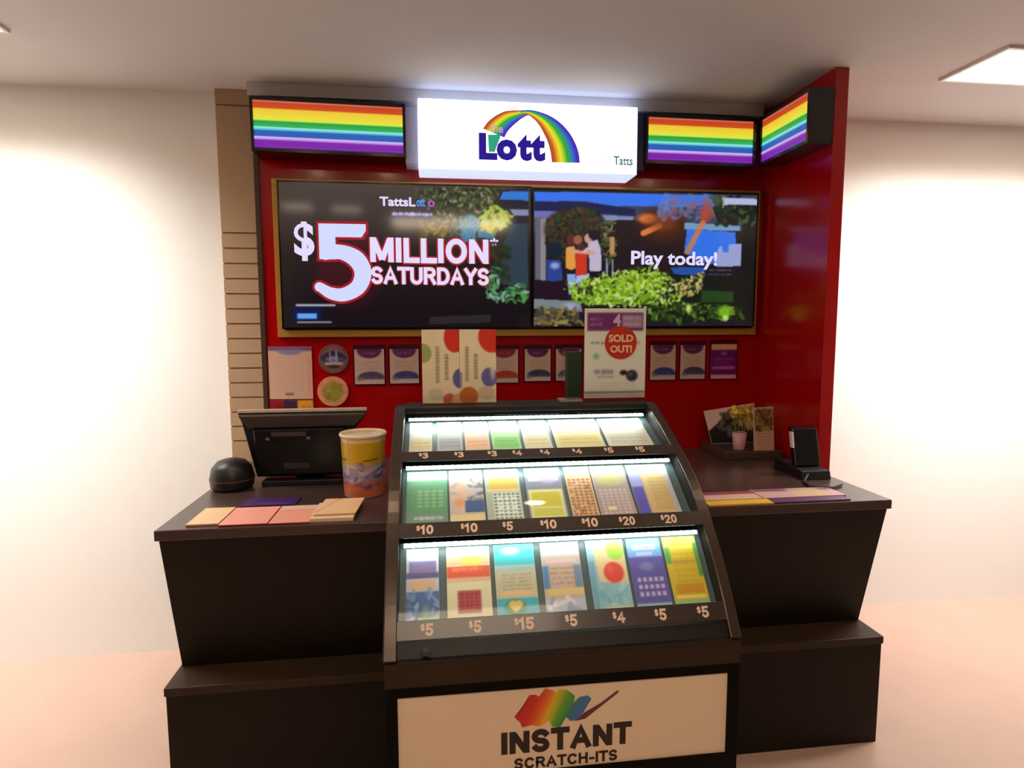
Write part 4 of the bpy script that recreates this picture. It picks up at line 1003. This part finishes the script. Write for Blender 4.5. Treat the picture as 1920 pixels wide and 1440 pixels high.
bx('lit_top_edge', -.750, -.265, 2.428, 2.452, 1.2580, 1.270, mat('lit_edge_tone', (200, 180, 168), rough=.3, coat=.3), t, .002)  # pale colour paints the light caught along the monitor's top edge

t = thing('paper_tub', (-.272, 2.35, .95), 'round cardboard tub with yellow and purple print beside the monitor', 'tub')
cv = Canvas(100, 80, 110, (150, 140, 170))
cv.rect(0, 0, 100, 6, (226, 200, 150)).rect(0, 6, 100, 34, (206, 166, 26)).rect(0, 34, 100, 40, (190, 176, 120), .8)
cv.spots([(0, 38), (100, 38), (100, 62), (0, 62)], 90, [(170, 158, 176), (110, 110, 170), (200, 190, 190), (70, 80, 160), (190, 140, 150)], 3.4, .8)
cv.rect(0, 60, 100, 80, (206, 112, 72)).spots([(0, 58), (100, 58), (100, 66), (0, 66)], 30, [(120, 70, 140), (200, 120, 90)], 3, .7)
for x in (8, 33, 58, 83): cv.line(x+4, 30, x+14, 29, 1.6, (90, 60, 20))
cv.blur(1)
m2 = MB()
pic(m2, cv, lambda u, v: ((-.272+(.083-.008*v)*math.cos(2*math.pi*u-2.2), 2.35+(.083-.008*v)*math.sin(2*math.pi*u-2.2), 1.176-.222*v)))
m2.build('printed_wrap', GLOSS, t)
m2 = MB(); m2.lathe((-.272, 2.35, .95), [(.0005, .001), (.0735, .001), (.0742, .004), (.0820, .225), (.0790, .225), (.072, .010), (.0005, .010)], 40); m2.build('tub_body', mat('tub_card', (226, 216, 200), rough=.6), t)
m2 = MB(); m2.lathe((-.272, 2.35, 1.176), [(.0832, -.002), (.0875, .002), (.0885, .008), (.0860, .013), (.0815, .012), (.0800, .004), (.0832, -.002)], 40); m2.build('rolled_rim', mat('cream_rim', (240, 222, 190), rough=.5), t)

t = thing('round_device', (-.800, 2.50, .95), 'rounded black device on the counter left of the monitor', 'device')
m2 = MB(); m2.lathe((-.800, 2.50, .95), [(.0005, .0), (.068, .0), (.080, .012), (.083, .045), (.074, .085), (.052, .110), (.024, .119), (.0005, .120)], 36); m2.build('body', BLACK, t)
m2 = MB(); m2.lathe((-.800, 2.50, .95), [(.0830, .036), (.0840, .040), (.0830, .044)], 36); m2.build('seam_ring', mat('brown_seam', (84, 50, 36), rough=.4), t)

def leaflet(label, x0, x1, y0, y1, z, c, edge, th=.006, cat='leaflet', group='leaflets along the counter edge', decorate=None, skew=0):
    cv = Canvas(60, 60*(y1-y0)/(x1-x0), 30, c)
    if decorate: decorate(cv)
    cv.blur(1)
    o = sheet('leaflet', cv, (x0+skew, y1, z+th), (x1+skew, y1, z+th), (x0, y0, z+th), PRINT, None, t=th-.0005, back=edge)
    tag(o, label, cat, group); return o
W = .9505
leaflet('cream leaflet at the far left edge of the counter', -.80, -.700, 2.03, 2.21, W, (240, 206, 160), (200, 150, 120))
leaflet('pink leaflet near the counter edge, left of the two pink ones', -.695, -.545, 2.012, 2.20, W, (246, 170, 156), (150, 40, 44), decorate=lambda c: c.scribble(20, 20, 50, 26, (230, 130, 130), .5))
leaflet('pink leaflet near the counter edge, right of the two pink ones', -.540, -.412, 2.008, 2.20, W, (240, 168, 150), (140, 30, 36), decorate=lambda c: c.rect(0, 0, 60, 20, (226, 196, 176)))
leaflet('purple leaflet lying behind the pink leaflets', -.69, -.50, 2.215, 2.315, W, (66, 34, 96), (50, 30, 70), decorate=lambda c: c.rect(20, 22, 50, 26, (120, 90, 160), .6))
leaflet('cream leaflet, topmost of the stack beside the pink leaflets', -.405, -.268, 2.045, 2.225, W+.0125, (246, 206, 162), (210, 160, 120), skew=.01, decorate=lambda c: c.line(0, 70, 24, 0, 2, (170, 110, 90), .6))
leaflet('pale folded leaflet, bottom of the stack beside the pink leaflets', -.412, -.272, 2.018, 2.20, W, (240, 214, 186), (236, 200, 160), th=.012)

# ================================================================== ON THE COUNTER, RIGHT
leaflet('yellow strip leaflet at the counter edge right of the display case', .955, 1.20, 2.006, 2.055, W, (250, 208, 80), (230, 180, 60), group='leaflets on the right counter')
leaflet('purple leaflet at the counter edge beside the yellow strip', 1.205, 1.50, 2.008, 2.055, W, (110, 76, 120), (90, 50, 90), group='leaflets on the right counter')
leaflet('pink and cream leaflet lying behind the yellow strip', .965, 1.19, 2.062, 2.16, W, (240, 196, 178), (200, 130, 130), group='leaflets on the right counter', decorate=lambda c: c.rect(0, 0, 60, 9, (150, 70, 90)).rect(30, 9, 60, 26, (236, 210, 170), .6))
leaflet('pale pink leaflet with cream corner behind the purple leaflet', 1.195, 1.52, 2.062, 2.175, W, (226, 186, 190), (190, 120, 130), group='leaflets on the right counter', decorate=lambda c: c.rect(0, 0, 60, 6, (130, 80, 110)).rect(26, 0, 50, 20, (232, 206, 160), .8))

bx_ = MB().box(1.36, 1.655, 2.70, 2.985, .9505, .985)
o = bx_.build('display_plinth', mat('plinth_dark', (74, 56, 50), rough=.4), None, .003); tag(o, 'low dark plinth in the red corner under the brochure and flowers', 'plinth')
cv = Canvas(95, 66, 60, (232, 200, 184))
cv.poly([(0, 40), (0, 66), (95, 66), (95, 20), (60, 0), (44, 6), (26, 24)], (26, 22, 24)); cv.spots([(28, 14), (50, 8), (50, 40), (24, 40)], 50, [(50, 60, 34), (90, 90, 80), (30, 30, 24), (120, 116, 110)], 4)
cv.spots([(50, 6), (90, 6), (90, 40), (50, 30)], 50, [(176, 140, 60), (150, 110, 50), (206, 170, 100), (110, 70, 40)], 5); cv.ell(40, 46, 5, 9, (120, 120, 150), .8, 3); cv.line(0, 4, 60, -2, 3, (240, 180, 180)); cv.blur(1)
o = sheet('brochure', cv, (1.358, 2.9409, 1.150), (1.632, 2.9496, 1.185), (1.388, 2.90, .9865), PRINT, None, t=.006, BR=(1.630, 2.90, .9865))
tag(o, 'open brochure with cream page and dark photo leaning on the red back wall', 'brochure')
cv = Canvas(40, 76, 40, (196, 160, 130)); cv.rect(3, 4, 37, 42, (110, 78, 44)).spots([(4, 6), (36, 6), (36, 40), (4, 40)], 50, [(140, 100, 50), (100, 60, 30), (150, 140, 80), (80, 50, 34)], 4)
for k in range(6): cv.scribble(6, 46+5*k, 34, 48+5*k, (130, 96, 84), .7)
cv.blur(1)
o = sheet('framed_leaflet', cv, (1.520, 2.7505, 1.190), (1.620, 2.7511, 1.194), (1.516, 2.72, .9865), PRINT, None, t=.006, BR=(1.618, 2.72, .9865))
tag(o, 'brown printed leaflet standing in the corner right of the yellow flowers', 'leaflet')
t = thing('flower_cup', (1.458, 2.76, .9855), 'small pink cup of yellow flowers on the plinth in the red corner', 'flowers')
m2 = MB(); m2.lathe((1.458, 2.76, .9855), [(.0005, 0), (.024, 0), (.026, .003), (.034, .085), (.031, .085), (.022, .006), (.0005, .006)], 24); m2.build('cup', mat('pink_cup', (206, 150, 158), rough=.4), t)
m2 = MB()
YL = [(214, 178, 30), (196, 160, 40), (230, 200, 70), (170, 140, 40)]
for k in range(26):
    a = rng.random()*6.283; r = .046*math.sqrt(rng.random()); x = 1.458+r*math.cos(a); y = 2.76+r*math.sin(a)*.7; z = 1.155+.05*rng.random()-r*.5
    m2.col = YL[k % 4]; R_ = .012+.006*rng.random(); nn = 6; vs = []; fs = []
    up = Vector((math.cos(a)*.6, -.7+.3*math.sin(a), .7)).normalized(); e1 = up.orthogonal().normalized(); e2 = up.cross(e1)
    c0 = Vector((x, y, z))
    vs.append(c0+up*.001)
    for q in range(12):
        th = q*math.pi/6; rr = R_*(1 if q % 2 == 0 else .6); vs.append(c0+e1*rr*math.cos(th)+e2*rr*math.sin(th)+up*.004)
    fs = [(0, 1+q, 1+(q+1) % 12) for q in range(12)]
    m2.add(vs, fs)
m2.build('yellow_blooms', PRINT, t)
m2 = MB()
for k in range(9):
    a = k*.7; m2.rod((1.458+.012*math.cos(a), 2.76+.012*math.sin(a), 1.0), (1.458+.035*math.cos(a), 2.76+.026*math.sin(a), 1.165), .0015, 6)
m2.build('stems', mat('stem_green', (110, 130, 60), rough=.6), t)

t = thing('card_terminal', (1.56, 2.42, .95), 'black card payment terminal on the right end of the counter by the red side wall', 'terminal')
MB().prism([(2.30, .9505), (2.52, .9505), (2.52, 1.0), (2.31, .985)], 1.50, 1.625).build('cradle', BLACK, t, .003)
MB().hexa([(1.506, 2.36, .993), (1.618, 2.36, .993), (1.618, 2.40, .996), (1.506, 2.40, .996)], [(1.506, 2.40, 1.150), (1.618, 2.40, 1.150), (1.618, 2.44, 1.155), (1.506, 2.44, 1.155)]).build('handset', BLACKG, t, .006)
MB().hexa([(1.498, 2.378, 1.07), (1.505, 2.378, 1.07), (1.505, 2.398, 1.07), (1.498, 2.398, 1.07)], [(1.498, 2.390, 1.135), (1.505, 2.390, 1.135), (1.505, 2.412, 1.135), (1.498, 2.412, 1.135)]).build('side_label', mat('pale_label', (225, 205, 200), rough=.4), t, label='pale label strip')
m2 = MB(); P_ = [Vector((1.52, 2.30, .975)), Vector((1.47, 2.25, .958)), Vector((1.46, 2.20, .956)), Vector((1.53, 2.16, .956)), Vector((1.60, 2.20, .956))]
for a, b in zip(P_, P_[1:]): m2.rod(a, b, .005, 8)
m2.build('cable', BLACK, t)
